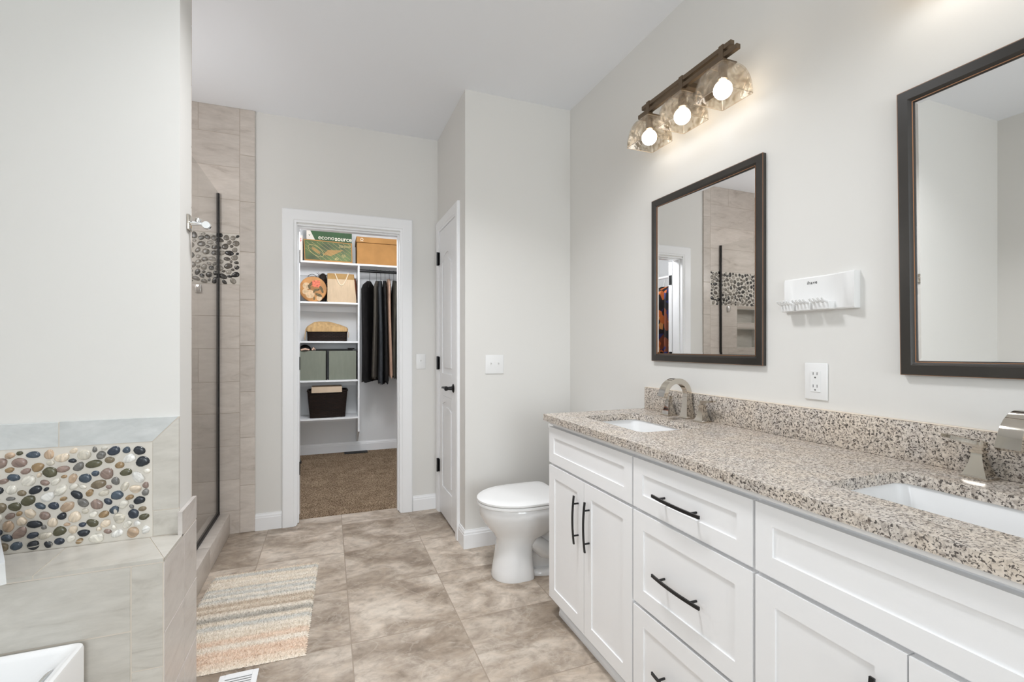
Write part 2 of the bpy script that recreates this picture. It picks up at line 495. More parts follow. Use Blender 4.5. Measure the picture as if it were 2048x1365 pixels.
class MB:
    def __init__(self):
        self.bm = bmesh.new()
        self.mi = 0

    def _tag(self, faces):
        for f in faces:
            f.material_index = self.mi

    def box(self, x0, x1, y0, y1, z0, z1, bev=0.0, seg=2):
        x0, x1 = min(x0, x1), max(x0, x1)
        y0, y1 = min(y0, y1), max(y0, y1)
        z0, z1 = min(z0, z1), max(z0, z1)
        vs = [self.bm.verts.new(p) for p in ((x0, y0, z0), (x1, y0, z0), (x1, y1, z0), (x0, y1, z0), (x0, y0, z1), (x1, y0, z1), (x1, y1, z1), (x0, y1, z1))]
        fs = [self.bm.faces.new([vs[i] for i in q]) for q in ((3, 2, 1, 0), (4, 5, 6, 7), (0, 1, 5, 4), (1, 2, 6, 5), (2, 3, 7, 6), (3, 0, 4, 7))]
        self._tag(fs)
        if bev > 0:
            es = list({e for f in fs for e in f.edges})
            r = bmesh.ops.bevel(self.bm, geom=es, offset=bev, segments=seg, affect='EDGES', profile=0.5)
            self._tag(r['faces'])
        return self

    def loft(self, rings, cap0=True, cap1=True, closed=True):
        R = [[self.bm.verts.new(p) for p in r] for r in rings]
        n = len(R[0])
        fs = []
        for a, b in zip(R, R[1:]):
            for i in range(n if closed else n - 1):
                j = (i + 1) % n
                fs.append(self.bm.faces.new((a[i], a[j], b[j], b[i])))
        if cap0:
            fs.append(self.bm.faces.new(list(reversed(R[0]))))
        if cap1:
            fs.append(self.bm.faces.new(R[-1]))
        self._tag(fs)
        return self

    def tube(self, pts, r, n=10, cap=True, flat=None):
        """round tube along points; r number or list; flat=(sx, sy) squashes the section"""
        pts = [Vector(p) for p in pts]
        rs = r if isinstance(r, (list, tuple)) else [r] * len(pts)
        rings = []
        up = None
        for i, p in enumerate(pts):
            t = (pts[min(i + 1, len(pts) - 1)] - pts[max(i - 1, 0)]).normalized()
            if up is None:
                up = Vector((0, 0, 1)) if abs(t.z) < 0.9 else Vector((1, 0, 0))
            s = t.cross(up).normalized()
            up = s.cross(t).normalized()
            rings.append([p + (s * math.cos(2 * PI * k / n) + up * math.sin(2 * PI * k / n)) * rs[i] for k in range(n)])
        return self.loft(rings, cap, cap)

    def strip(self, pts, w, h, up0=(0, 1, 0)):
        """rectangular section swept along pts; w along fixed axis up0, h normal to both; w/h numbers or lists"""
        pts = [Vector(p) for p in pts]
        ws = w if isinstance(w, (list, tuple)) else [w] * len(pts)
        hs = h if isinstance(h, (list, tuple)) else [h] * len(pts)
        a = Vector(up0).normalized()
        rings = []
        for i, p in enumerate(pts):
            t = (pts[min(i + 1, len(pts) - 1)] - pts[max(i - 1, 0)]).normalized()
            n = a.cross(t).normalized()
            W_, H_ = ws[i] / 2, hs[i] / 2
            rings.append([p + a * W_ + n * H_, p - a * W_ + n * H_, p - a * W_ - n * H_, p + a * W_ - n * H_])
        return self.loft(rings)

    def lathe(self, prof, c, axis='z', n=24):
        """prof: list of (radius, height)"""
        rings = []
        for r, h in prof:
            ring = []
            for k in range(n):
                a = 2 * PI * k / n
                x, y = max(r, 1e-5) * math.cos(a), max(r, 1e-5) * math.sin(a)
                if axis == 'z':
                    ring.append((c[0] + x, c[1] + y, c[2] + h))
                elif axis == 'x':
                    ring.append((c[0] + h, c[1] + x, c[2] + y))
                elif axis == '-x':
                    ring.append((c[0] - h, c[1] - x, c[2] + y))
                else:
                    ring.append((c[0] + y, c[1] + h, c[2] + x))
            rings.append(ring)
        return self.loft(rings)

    def prism(self, poly, axis, a0, a1):
        """extrude a 2-D polygon: axis x -> (y,z), y -> (x,z), z -> (x,y)"""
        def P(q, a):
            return {'x': (a, q[0], q[1]), 'y': (q[0], a, q[1]), 'z': (q[0], q[1], a)}[axis]
        return self.loft([[P(q, a0) for q in poly], [P(q, a1) for q in poly]])

    def quad(self, a, b, c, d):
        f = self.bm.faces.new([self.bm.verts.new(p) for p in (a, b, c, d)])
        f.material_index = self.mi
        return self

    def xform(self, mtx):
        bmesh.ops.transform(self.bm, matrix=mtx, verts=self.bm.verts[:])
        return self

    def build(self, name, mats, parent=None, loc=None, smooth=0.6):
        if not isinstance(mats, (list, tuple)):
            mats = [mats]
        off = Vector((0, 0, 0))
        if parent is not None:
            r = parent
            while r.parent is not None:
                r = r.parent
            off = r.location.copy()
        elif loc is not None:
            off = Vector(loc)
        if off.length:
            bmesh.ops.translate(self.bm, vec=-off, verts=self.bm.verts[:])
        bmesh.ops.recalc_face_normals(self.bm, faces=self.bm.faces[:])
        me = bpy.data.meshes.new(name)
        self.bm.to_mesh(me)
        self.bm.free()
        for m in mats:
            me.materials.append(m)
        if smooth:
            for p in me.polygons:
                p.use_smooth = True
            me.set_sharp_from_angle(angle=smooth)
        o = bpy.data.objects.new(name, me)
        COL.objects.link(o)
        if parent is not None:
            o.parent = parent
        elif loc is not None:
            o.location = loc
        return o


def tag(o, label, cat, group=None, kind=None):
    o['label'] = label
    o['category'] = cat
    if group:
        o['group'] = group
    if kind:
        o['kind'] = kind
    return o


def thing(name, label, cat, loc=(0, 0, 0), group=None):
    o = bpy.data.objects.new(name, None)
    COL.objects.link(o)
    o.location = loc
    o.empty_display_size = 0.05
    return tag(o, label, cat, group)


def struct(o, label=None):
    o['kind'] = 'structure'
    if label:
        o['label'] = label
    return o


def dup_tree(root, loc, label=None):
    r = root.copy()
    COL.objects.link(r)
    r.location = loc
    if label:
        r['label'] = label
    for ch in list(root.children):
        c = ch.copy()
        COL.objects.link(c)
        c.parent = r
        for g in list(ch.children):
            d = g.copy()
            COL.objects.link(d)
            d.parent = c
    return r


def text(name, body, mat_, parent, loc, size, axis='-y', ext=0.0006, off=0.0, rotz=0.0, align='LEFT', spacing=1.0, sx=1.0):
    c = bpy.data.curves.new(name, 'FONT')
    c.body = body
    c.size = size
    c.extrude = ext
    c.offset = off
    c.align_x = align
    c.space_character = spacing
    c.materials.append(mat_)
    tmp = bpy.data.objects.new('tmp', c)
    COL.objects.link(tmp)
    dg = bpy.context.evaluated_depsgraph_get()
    me = bpy.data.meshes.new_from_object(tmp.evaluated_get(dg))
    me.name = name
    bpy.data.objects.remove(tmp)
    bpy.data.curves.remove(c)
    if not me.materials:
        me.materials.append(mat_)
    o = bpy.data.objects.new(name, me)
    COL.objects.link(o)
    Rm = {'-y': Matrix.Rotation(PI / 2, 4, 'X'), '-x': Matrix.Rotation(-PI / 2, 4, 'Z') @ Matrix.Rotation(PI / 2, 4, 'X')}[axis]
    o.parent = parent
    L = Vector(loc)
    r = parent
    while r.parent is not None:
        r = r.parent
    L = L - r.location
    o.matrix_local = Matrix.Translation(L) @ Rm @ Matrix.Rotation(rotz, 4, 'Z') @ Matrix.Diagonal((sx, 1, 1, 1))
    return o


# ------------------------------------------------------------------ room shell
ZC = 2.743
XR = 1.47          # vanity wall
XL = -1.33         # wall beyond tub and shower
YB = 3.49          # wall with the closet doorway
YT = 2.73          # wall beside the toilet
XJ = 0.763         # jog wall with the narrow door
XE = -0.443        # end of the wall between tub and shower
YREAR = -4.5

struct(MB().box(-1.45, 1.6, -4.6, 3.60, -0.1, 0.0).build('floor', M['floor'], smooth=0), 'large beige stone-look floor tiles')
struct(MB().box(-1.45, 1.6, -4.6, 5.85, ZC, ZC + 0.1).build('ceiling', M['ceil'], smooth=0), 'flat white ceiling')
struct(MB().box(XR, XR + 0.12, YREAR - 0.1, YT + 0.12, 0, ZC).build('wall_right', M['wall'], smooth=0), 'light greige wall behind the vanity')
# toilet wall + jog wall with its door opening (2.935..3.395)
struct(MB().box(XJ, XR, YT, YT + 0.12, 0, ZC).build('wall_toilet', M['wall'], smooth=0), 'light greige wall beside the toilet')
DJ0, DJ1, DJT = 2.925, 3.405, 2.045
w = MB()
w.box(XJ, XJ + 0.12, YT + 0.12, DJ0, 0, ZC)
w.box(XJ, XJ + 0.12, DJ1, YB, 0, ZC)
w.box(XJ, XJ + 0.12, DJ0, DJ1, DJT, ZC)
struct(w.build('wall_jog', M['wall'], smooth=0), 'short side wall with the narrow closed door')
# wall with closet doorway: opening X -0.20..0.49, z < 2.03 ; shower niches cut at X -1.18..-0.875
DX0, DX1, DZ = -0.20, 0.49, 2.03
NX0, NX1 = -1.20, -0.875
w = MB()
w.box(XL, NX0, YB, YB + 0.12, 0, ZC)
w.box(NX0, NX1, YB, YB + 0.12, 0, 1.19)
w.box(NX0, NX1, YB, YB + 0.12, 1.385, 1.435)
w.box(NX0, NX1, YB, YB + 0.12, 1.58, ZC)
w.box(NX0, NX1, YB + 0.10, YB + 0.12, 1.19, 1.385)
w.box(NX0, NX1, YB + 0.10, YB + 0.12, 1.435, 1.58)
w.box(NX1, DX0, YB, YB + 0.12, 0, ZC)
w.box(DX0, DX1, YB, YB + 0.12, DZ, ZC)
w.box(DX1, XJ, YB, YB + 0.12, 0, ZC)
w.box(XJ, XR, YB, YB + 0.12, 0, ZC)
struct(w.build('wall_back', M['wall'], smooth=0), 'light greige wall with the closet doorway')
# left wall with window above the tub, rear wall with added light opening
w = MB()
w.box(XL - 0.12, XL, YREAR, -1.25, 0, ZC)
w.box(XL - 0.12, XL, 0.35, YB + 0.12, 0, ZC)
w.box(XL - 0.12, XL, -1.25, 0.35, 0, 1.25)
w.box(XL - 0.12, XL, -1.25, 0.35, 2.25, ZC)
struct(w.build('wall_left', M['wall'], smooth=0))
w = MB()
w.box(XL - 0.12, -0.9, YREAR - 0.1, YREAR, 0, ZC)
w.box(1.1, XR, YREAR - 0.1, YREAR, 0, ZC)
w.box(-0.9, 1.1, YREAR - 0.1, YREAR, 0, 0.35)
w.box(-0.9, 1.1, YREAR - 0.1, YREAR, 2.5, ZC)
struct(w.build('wall_rear', M['wall'], smooth=0))


def window(name, axis, p0, a0, a1, z0, z1):
    m = MB()
    t = 0.05

    def B(u0, u1, v0, v1, d0=p0, d1=p0 + 0.04):
        if axis == 'x':
            m.box(d0, d1, u0, u1, v0, v1)
        else:
            m.box(u0, u1, d0, d1, v0, v1)
    B(a0, a0 + t, z0, z1)
    B(a1 - t, a1, z0, z1)
    B(a0 + t, a1 - t, z0, z0 + t)
    B(a0 + t, a1 - t, z1 - t, z1)
    B(a0 + t, a1 - t, (z0 + z1) / 2 - 0.02, (z0 + z1) / 2 + 0.02)
    o = struct(m.build(name, M['trim'], smooth=0))
    g = MB()
    if axis == 'x':
        g.box(p0 + 0.018, p0 + 0.022, a0 + t, a1 - t, z0 + t, z1 - t)
    else:
        g.box(a0 + t, a1 - t, p0 + 0.018, p0 + 0.022, z0 + t, z1 - t)
    g.build('pane', M['pane'], o, smooth=0)
    return o


window('window_1', 'x', XL - 0.09, -1.25, 0.35, 1.25, 2.25)
window('added_rear_window', 'y', YREAR - 0.08, -0.9, 1.1, 0.35, 2.5)  # unseen window added so the rear panel can light the room

# wall between tub and shower
YW0, YW1 = 1.80, 1.935
struct(MB().box(XL, XE, YW0, YW1, 0, ZC).build('wall_wing', M['wall'], smooth=0), 'light greige wall between tub and shower')

# closet shell
struct(MB().box(-1.30, 1.45, 3.60, 5.80, -0.1, 0.006).build('carpet', M['carpet'], smooth=0), 'brown closet carpet')
struct(MB().box(-1.42, 1.57, 5.69, 5.80, 0.006, ZC).build('wall_closet_back', M['closetwall'], smooth=0), 'pale grey wall at the back of the closet')
struct(MB().box(-1.42, -1.30, 3.61, 5.69, 0.006, ZC).build('wall_closet_left', M['closetwall'], smooth=0))
struct(MB().box(1.45, 1.57, 3.61, 5.69, 0.006, ZC).build('wall_closet_right', M['closetwall'], smooth=0))

# ------------------------------------------------------------------ tile work


def tile_rect(m, plane, p0, p1, u0, u1, v0, v1, bev=0.0012):
    """one tile as a thin slab. plane 'y': u=x v=z ; plane 'x': u=y v=z ; plane 'z': u=x v=y"""
    if plane == 'y':
        m.box(u0, u1, p0, p1, v0, v1, bev, 1)
    elif plane == 'x':
        m.box(p0, p1, u0, u1, v0, v1, bev, 1)
    else:
        m.box(u0, u1, v0, v1, p0, p1, bev, 1)


G = 0.0016   # half grout joint
# shower wall tile on wall_back
back = struct(MB().box(XL, NX0, YB - 0.0082, YB, 0.0, ZC).box(NX1, -0.4435, YB - 0.0082, YB, 0, ZC).box(NX0, NX1, YB - 0.0082, YB, 0, 1.19)
              .box(NX0, NX1, YB - 0.0082, YB, 1.385, 1.435).box(NX0, NX1, YB - 0.0082, YB, 1.58, ZC).build('trim_shower_tile', M['grout_s'], smooth=0),
              'beige stone-look tile on the shower wall')
rows = [0.0, 0.148, 0.349, 0.564, 0.7765, 0.979, 1.191, 1.4003, 1.603]
rowsT = [1.931, 2.1496, 2.3587, 2.57, ZC]
m = MB()
for i, (a, b) in enumerate(list(zip(rows, rows[1:])) + list(zip(rowsT, rowsT[1:]))):
    cuts = [XL, -0.93 + 0.17 * ((i % 3) - 1), -0.531] if i % 2 else [XL, -0.531]
    segs = []
    for c0, c1 in zip(cuts, cuts[1:]):
        segs.append((c0, c1))
    for c0, c1 in segs:
        if a > 1.1 and b < 1.65:
            # keep the two niches free
            for (q0, q1) in ((c0, min(c1, NX0)), (max(c0, NX1), c1)):
                if q1 - q0 > 0.03:
                    tile_rect(m, 'y', YB - 0.0095, YB - 0.005, q0 + G, q1 - G, a + G, b - G)
        else:
            tile_rect(m, 'y', YB - 0.0095, YB - 0.005, c0 + G, c1 - G, a + G, b - G)
tile_rect(m, 'y', YB - 0.0095, YB - 0.005, NX0 + G, NX1 - G, 1.39, 1.43)
colz = [0.0, 0.306, 0.615, 0.911, 1.2106, 1.51, 1.819, 2.1445, 2.444, ZC]
for a, b in zip(colz, colz[1:]):
    tile_rect(m, 'y', YB - 0.011, YB - 0.005, -0.531 + G, -0.4435, a + G, b - G)
m.build('wall_tile', M['tile_shower'], back, smooth=0.5)


def pebbles(m, u0, u1, v0, v1, depth, rmin, rmax, seed, place, gap=0.003, tries=26000, asp=1.6):
    """scatter flattened river stones over a rectangle; place(u, v, d) -> 3-D point"""
    rnd = random.Random(seed)
    done = []
    cell = 2.3 * rmax + gap
    grid = {}
    n_stage = 9
    for st in range(n_stage):
        r = rmax + (rmin - rmax) * (st / (n_stage - 1)) ** 0.6
        for _ in range(int(tries * (0.004 if st == 0 else 0.02 if st == 1 else (0.05 + 0.2 * st / n_stage)))):
            rr = r * rnd.uniform(0.92, 1.08)
            u, v = rnd.uniform(u0 + rr, u1 - rr), rnd.uniform(v0 + rr * 0.8, v1 - rr * 0.8)
            gi, gj = int(u / cell + 1000), int(v / cell + 1000)
            ok = True
            for q in range(gi - 1, gi + 2):
                for w_ in range(gj - 1, gj + 2):
                    for (a, b, c) in grid.get((q, w_), ()):
                        if (a - u) ** 2 + (b - v) ** 2 < (c + rr + gap) ** 2:
                            ok = False
            if ok:
                done.append((u, v, rr))
                grid.setdefault((gi, gj), []).append((u, v, rr))
    for (u, v, r) in done:
        k = rnd.uniform(1.0, asp)
        ang = rnd.gauss(0.2, 0.7)
        A, B = r * 1.06 * math.sqrt(k), r * 1.06 / math.sqrt(k)
        n = 14
        ph = [rnd.uniform(0, 2 * PI) for _ in range(3)]
        am = [rnd.uniform(0, 0.09), rnd.uniform(0, 0.07), rnd.uniform(0, 0.04)]
        prof = []
        for i in range(n):
            t = 2 * PI * i / n
            f = 1 + am[0] * math.cos(2 * t + ph[0]) + am[1] * math.cos(3 * t + ph[1]) + am[2] * math.cos(5 * t + ph[2])
            x, y = A * math.cos(t) * f, B * math.sin(t) * f
            prof.append((x * math.cos(ang) - y * math.sin(ang), x * math.sin(ang) + y * math.cos(ang)))
        rings = []
        for s, d in ((1.0, 0.0), (0.96, 0.45), (0.80, 0.78), (0.5, 0.96), (0.2, 1.0)):
            rings.append([place(min(max(u + x * s, u0), u1), min(max(v + y * s, v0), v1), depth * d) for x, y in prof])
        m.loft(rings, cap0=False, cap1=True)
    return len(done)


m = MB()
m.box(XL, -0.531, YB - 0.0085, YB - 0.005, 1.603 + G, 1.931 - G)
m.mi = 1
pebbles(m, XL + 0.02, -0.533, 1.606, 1.928, 0.005, 0.0085, 0.0185, 5, lambda u, v, d: (u, YB - 0.0083 - d, v), 0.0035)
m.build('pebble_band', [M['grout_ps'], M['pebble_s']], back, smooth=1.2)['label'] = 'band of dark and grey pebbles in the shower tile'
# niche linings
m = MB()
for z0, z1 in ((1.19, 1.385), (1.435, 1.58)):
    m.box(NX0, NX1, YB + 0.092, YB + 0.0999, z0, z1)
    m.box(NX0, NX1, YB - 0.004, YB + 0.092, z0, z0 + 0.008)
    m.box(NX0, NX1, YB - 0.004, YB + 0.092, z1 - 0.008, z1)
    m.box(NX0, NX0 + 0.008, YB - 0.004, YB + 0.092, z0 + 0.008, z1 - 0.008)
    m.box(NX1 - 0.008, NX1, YB - 0.004, YB + 0.092, z0 + 0.008, z1 - 0.008)
m.build('niche', M['tile_tub'], back, smooth=0)
# shower: left wall and rear face of the wing wall tiled, floor pan
m = MB()
for i in range(13):
    a, b = i * 0.2115, min((i + 1) * 0.2115, ZC)
    for (c0, c1) in (((1.947, 2.7), (2.7, 3.478)) if i % 2 else ((1.947, 3.05), (3.05, 3.478))):
        tile_rect(m, 'x', XL, XL + 0.009, c0 + G, c1 - G, a + G, b - G)
    for (c0, c1) in (((XL + 0.01, -0.95), (-0.95, XE)) if i % 2 else ((XL + 0.01, -0.62), (-0.62, XE))):
        tile_rect(m, 'y', YW1, YW1 + 0.009, c0 + G, c1, a + G, b - G)
struct(m.build('trim_shower_side_tile', M['tile_shower'], smooth=0))
struct(MB().box(XL + 0.01, -0.70, 1.945, 3.478, 0.0, 0.03).build('floor_shower', M['tile_tub'], smooth=0))
# curb
curb = thing('shower_curb', 'low beige tiled curb under the glass shower panel', 'curb', (-0.64, 2.7, 0))
m = MB()
for a, b in ((1.947, 2.35), (2.35, 2.93), (2.93, 3.478)):
    m.box(-0.70, -0.585, a + 0.001, b - 0.001, 0.0, 0.135, 0.006, 2)
m.build('curb_tile', M['tile_shower'], curb, smooth=0.5)

# glass panel
gl = thing('shower_glass_panel', 'clear glass shower panel with black edge seals on the tiled curb', 'shower panel', (-0.65, 2.7, 0.137))
MB().box(-0.655, -0.645, 1.96, 3.462, 0.150, 2.178).build('glass', M['shglass'], gl, smooth=0)
MB().box(-0.659, -0.641, 1.96, 3.476, 0.1355, 0.151).build('bottom_seal', M['seal'], gl, smooth=0)
MB().box(-0.658, -0.642, 3.462, 3.476, 0.151, 2.178).build('side_seal', M['seal'], gl, smooth=0)

# tub surround: ledge, border, pebbles, end tile
sur = struct(MB().box(XL, -0.4325, 1.6015, YW0, 0.0, 0.6085).box(-0.4430, -0.4325, YW0, 1.9505, 0.0, 0.6810).box(XL, -0.4434, 1.7900, YW0, 0.6086, 0.9832).build('trim_tub_surround', M['grout'], smooth=0), 'tiled ledge behind the tub')
m = MB()   # ledge top
cutx = [XL, -1.08, -0.72, -0.436]
tile_rect(m, 'z', 0.600, 0.610, XL + G, -1.02 - G, 1.600, 1.7885)
m.prism([(-1.02 + G, 1.600), (-0.7185, 1.600), (-0.7265, 1.7885), (-1.02 + G, 1.7885)], 'z', 0.600, 0.610)
m.prism([(-0.7155, 1.600), (-0.4335, 1.600), (-0.5215, 1.7885), (-0.7235, 1.7885)], 'z', 0.600, 0.610)
m.prism([(-0.431, 1.6005), (-0.431, 1.7885), (-0.5185, 1.7885)], 'z', 0.600, 0.610)
m.build('ledge_tile', M['tile_tub'], sur, smooth=0.4)
m = MB()   # ledge front
zr = [0.0, 0.115, 0.29, 0.418, 0.598]
zr = [0.0, 0.235, 0.418, 0.598]
for i, (a, b) in enumerate(zip(zr, zr[1:])):
    for c0, c1 in (((XL, -0.80), (-0.80, -0.508)) if i % 2 == 0 and i < 2 else ((XL, -1.1), (-1.1, -0.508))):
        tile_rect(m, 'y', 1.600, 1.608, c0 + G, c1 - G, a + G, b - G)
for a, b in ((0.0, 0.304), (0.304, 0.598)):
    tile_rect(m, 'y', 1.600, 1.608, -0.508 + G, -0.435, a + G, b - G)
m.build('front_tile', M['tile_tub'], sur, smooth=0.4)
m = MB()   # end of wall and ledge, facing the room
for k, (za, zb, sl) in enumerate(((0.0, 0.19, 0), (0.19, 0.398, 0), (0.398, 0.601, 0))):
    m.box(-0.4425, -0.431, 1.602, 1.800, za + G, zb - G, 0.001, 1)
    m.box(-0.4425, -0.431, 1.803, 1.952, za + G, zb - G, 0.001, 1)
m.prism([(1.777, 0.6045), (1.952, 0.6045), (1.952, 0.682), (1.777, 0.682)], 'x', -0.4425, -0.431)
m.build('end_tile', M['tile_end'], sur, smooth=0.4)
m = MB()   # border frame above the ledge
yb0, yb1 = 1.7885, 1.80
zt, zi, xi, xo = 0.984, 0.9085, -0.5125, -0.4432
for a, b in ((XL, -1.13), (-1.13, -0.742)):
    tile_rect(m, 'y', yb0, yb1, a + G, b - G, zi + G, zt)
m.prism([(-0.742 + G, zi + G), (xi - 0.001, zi + G), (xo - 0.001, zt), (-0.742 + G, zt)], 'y', yb0, yb1)
m.build('border_tile', M['tile_grey'], sur, smooth=0.4)['label'] = 'pale grey border tile along the top'
m = MB()
m.prism([(xi + 0.001, zi), (xo, zt - 0.003), (xo, 0.692 + G), (xi + 0.001, 0.692 + G)], 'y', yb0, yb1)
tile_rect(m, 'y', yb0, yb1, xi + 0.001, xo, 0.612, 0.692 - G)
m.build('border_tile', M['tile_tub'], sur, smooth=0.4)
m = MB()
m.box(XL, xi, 1.7893, 1.7935, 0.611, zi)
m.mi = 1
pebbles(m, XL + 0.01, xi - 0.006, 0.614, zi - 0.004, 0.0060, 0.0062, 0.0150, 11, lambda u, v, d: (u, 1.7895 - d, v), 0.0034)
m.build('pebble_panel', [M['grout_p'], M['pebble']], sur, smooth=1.2)['label'] = 'mosaic of mixed river pebbles in cream grout'

# ------------------------------------------------------------------ baseboards and casings


def baseboard(name, axis, p, sgn, a0, a1, h=0.11, t=0.013, e0=0, e1=0, mat_=None):
    """profile extruded along a wall; p wall plane, sgn direction into the room; e0/e1 mitre lengthening at outside corners"""
    prof = [(0, 0), (t, 0), (t, h * 0.74), (t * 0.82, h * 0.78), (t * 0.80, h * 0.86), (t * 0.45, h * 0.94), (t * 0.40, h), (0, h)]
    rings = []
    for k, a in enumerate((a0, a1)):
        r = []
        for d, z in prof:
            ext = (-e0 if k == 0 else e1) * d
            if axis == 'x':
                r.append((p + sgn * d, a + ext, z))
            else:
                r.append((a + ext, p + sgn * d, z))
        rings.append(r)
    return struct(MB().loft(rings).build(name, mat_ or M['trim'], smooth=0.3))


baseboard('baseboard_back', 'y', YB, -1, -0.4430, -0.286)
bb = baseboard('baseboard_back_right', 'y', YB, -1, 0.578, 0.750)
MB().lathe([(0.0, 0.0), (0.007, 0.0), (0.007, 0.004), (0.0035, 0.005), (0.0, 0.005)], (0.589, YB - 0.0125, 0.056), 'y', 16).xform(Matrix.Identity(4)).build('stopper_hole', M['dark'], bb)
baseboard('baseboard_toilet', 'y', YT, -1, XJ, XR, e0=1)
baseboard('baseboard_jog', 'x', XJ, -1, YT, 2.852, e0=1)
baseboard('baseboard_closet', 'y', 5.69, -1, -1.30, 1.45, h=0.115)
baseboard('baseboard_right', 'x', XR, -1, 1.98, YT - 0.014)


def casing_piece(m, axis, p, sgn, path, wdt):
    """stepped casing profile swept along inner edge path of 2-D points (mitred); w outward normal per point given"""
    prof = [(0.0, 0.0), (0.0, 0.010), (0.012, 0.012), (0.018, 0.016), (wdt * 0.55, 0.018), (wdt - 0.006, 0.019), (wdt, 0.015), (wdt, 0.0)]
    rings = []
    for (u, z), (nu, nz) in path:
        r = []
        for o, d in prof:
            uu, zz = u + nu * o, z + nz * o
            r.append((p + sgn * d, uu, zz) if axis == 'x' else (uu, p + sgn * d, zz))
        rings.append(r)
    m.loft(rings)


cw = 0.086
m = MB()
casing_piece(m, 'y', YB, -1, [((DX0 + 0.002, 0.0), (-1, 0)), ((DX0 + 0.002, DZ + 0.012), (-1, 1)), ((DX1 - 0.002, DZ + 0.012), (1, 1)), ((DX1 - 0.002, 0.0), (1, 0))], cw)
casing_closet = struct(m.build('trim_1', M['trim'], smooth=0.25), 'white moulded casing around the closet doorway')
m = MB()   # jambs and head lining with a stop
m.box(DX0 - 0.001, DX0 + 0.008, YB - 0.006, YB + 0.122, 0.006, DZ)
m.box(DX1 - 0.008, DX1 + 0.001, YB - 0.006, YB + 0.122, 0.006, DZ)
m.box(DX0 + 0.008, DX1 - 0.008, YB - 0.006, YB + 0.122, DZ - 0.008, DZ + 0.001)
m.box(DX0 + 0.008, DX0 + 0.016, YB + 0.03, YB + 0.075, 0.006, DZ - 0.008)
m.box(DX1 - 0.016, DX1 - 0.008, YB + 0.03, YB + 0.075, 0.006, DZ - 0.008)
m.box(DX0 + 0.016, DX1 - 0.016, YB + 0.03, YB + 0.075, DZ - 0.016, DZ - 0.008)
m.build('jamb', M['trim'], casing_closet, smooth=0)
m = MB()
casing_piece(m, 'x', XJ, -1, [((DJ0 + 0.002, 0.0), (-1, 0)), ((DJ0 + 0.002, DJT - 0.006), (-1, 1)), ((DJ1 - 0.002, DJT - 0.006), (1, 1)), ((DJ1 - 0.002, 0.0), (1, 0))], 0.075)
casing_jog = struct(m.build('trim_2', M['trim'], smooth=0.25), 'white moulded casing around the narrow door')
m = MB()
m.box(XJ - 0.003, XJ + 0.12, DJ0 - 0.001, DJ0 + 0.012, 0, DJT)
m.box(XJ - 0.003, XJ + 0.12, DJ1 - 0.012, DJ1 + 0.001, 0, DJT)
m.box(XJ - 0.003, XJ + 0.12, DJ0 + 0.012, DJ1 - 0.012, DJT - 0.014, DJT + 0.001)
m.build('jamb', M['trim'], casing_jog, smooth=0)


# narrow door (closed) in the jog wall, front face at X = 0.752
door1 = bpy.data.objects.new('door_1', None)
COL.objects.link(door1)
door1.location = (XJ, 3.165, 0)
struct(door1, 'narrow white two-panel door with black hinges and lever')
dy0, dy1, dz0, dz1 = DJ0 + 0.014, DJ1 - 0.014, 0.018, DJT - 0.017
m = MB()
xf = 0.7625
m.box(xf, xf + 0.03, dy0, dy1, dz0, dz1)
st = 0.085
# stiles and rails proud of the panel field
xs = xf - 0.0075
m.box(xs, xf, dy0, dy0 + st, dz0, dz1, 0.002, 1)
m.box(xs, xf, dy1 - st, dy1, dz0, dz1, 0.002, 1)
m.box(xs, xf, dy0 + st, dy1 - st, dz0, 0.22, 0.002, 1)
m.box(xs, xf, dy0 + st, dy1 - st, 0.86, 1.02, 0.002, 1)
# top rail with arched underside, and a raised field with an arch
ya, yb = dy0 + st, dy1 - st
arch = [(ya + (yb - ya) * k / 14, 1.80 + 0.055 * math.sin(PI * k / 14)) for k in range(15)]
m.prism(arch + [(yb, dz1), (ya, dz1)], 'x', xs, xf)
arch2 = [(ya + (yb - ya) * k / 14, 0.80 + 0.025 * math.sin(PI * k / 14)) for k in range(15)]
m.prism(arch2 + [(yb, 0.86), (ya, 0.86)], 'x', xs, xf)
iy0, iy1 = ya + 0.032, yb - 0.032
m.prism([(iy0, 1.06), (iy1, 1.06)] + [(iy1 + (iy0 - iy1) * k / 12, 1.765 + 0.05 * math.sin(PI * k / 12)) for k in range(13)], 'x', xf - 0.006, xf)
m.prism([(iy0, 0.255), (iy1, 0.255)] + [(iy1 + (iy0 - iy1) * k / 12, 0.765 + 0.022 * math.sin(PI * k / 12)) for k in range(13)], 'x', xf - 0.006, xf)
m.build('slab', M['trim'], door1, smooth=0.3)
for z in (1.8414, 1.0862, 0.3456):
    m = MB()
    m.tube([(0.7425, DJ1 - 0.010, z - 0.048), (0.7425, DJ1 - 0.010, z + 0.048)], 0.0085, 10)
    m.box(0.7505, 0.754, DJ1 - 0.030, DJ1 - 0.004, z - 0.045, z + 0.045)
    m.build('hinge', M['dark'], door1)
m = MB()
hy, hz = 2.985, 0.935
m.lathe([(0.0, -0.008), (0.031, -0.008), (0.031, -0.001), (0.026, 0.004), (0.013, 0.010), (0.011, 0.036), (0.015, 0.042), (0.015, 0.054), (0.010, 0.058), (0.0, 0.059)], (xs, hy, hz), '-x', 20)
m.tube([(xs - 0.048, hy, hz), (xs - 0.052, hy + 0.03, hz + 0.004), (xs - 0.055, hy + 0.07, hz + 0.002), (xs - 0.052, hy + 0.10, hz - 0.004)], [0.009, 0.0085, 0.007, 0.004], 10)
m.build('door_handle', M['dark'], door1)

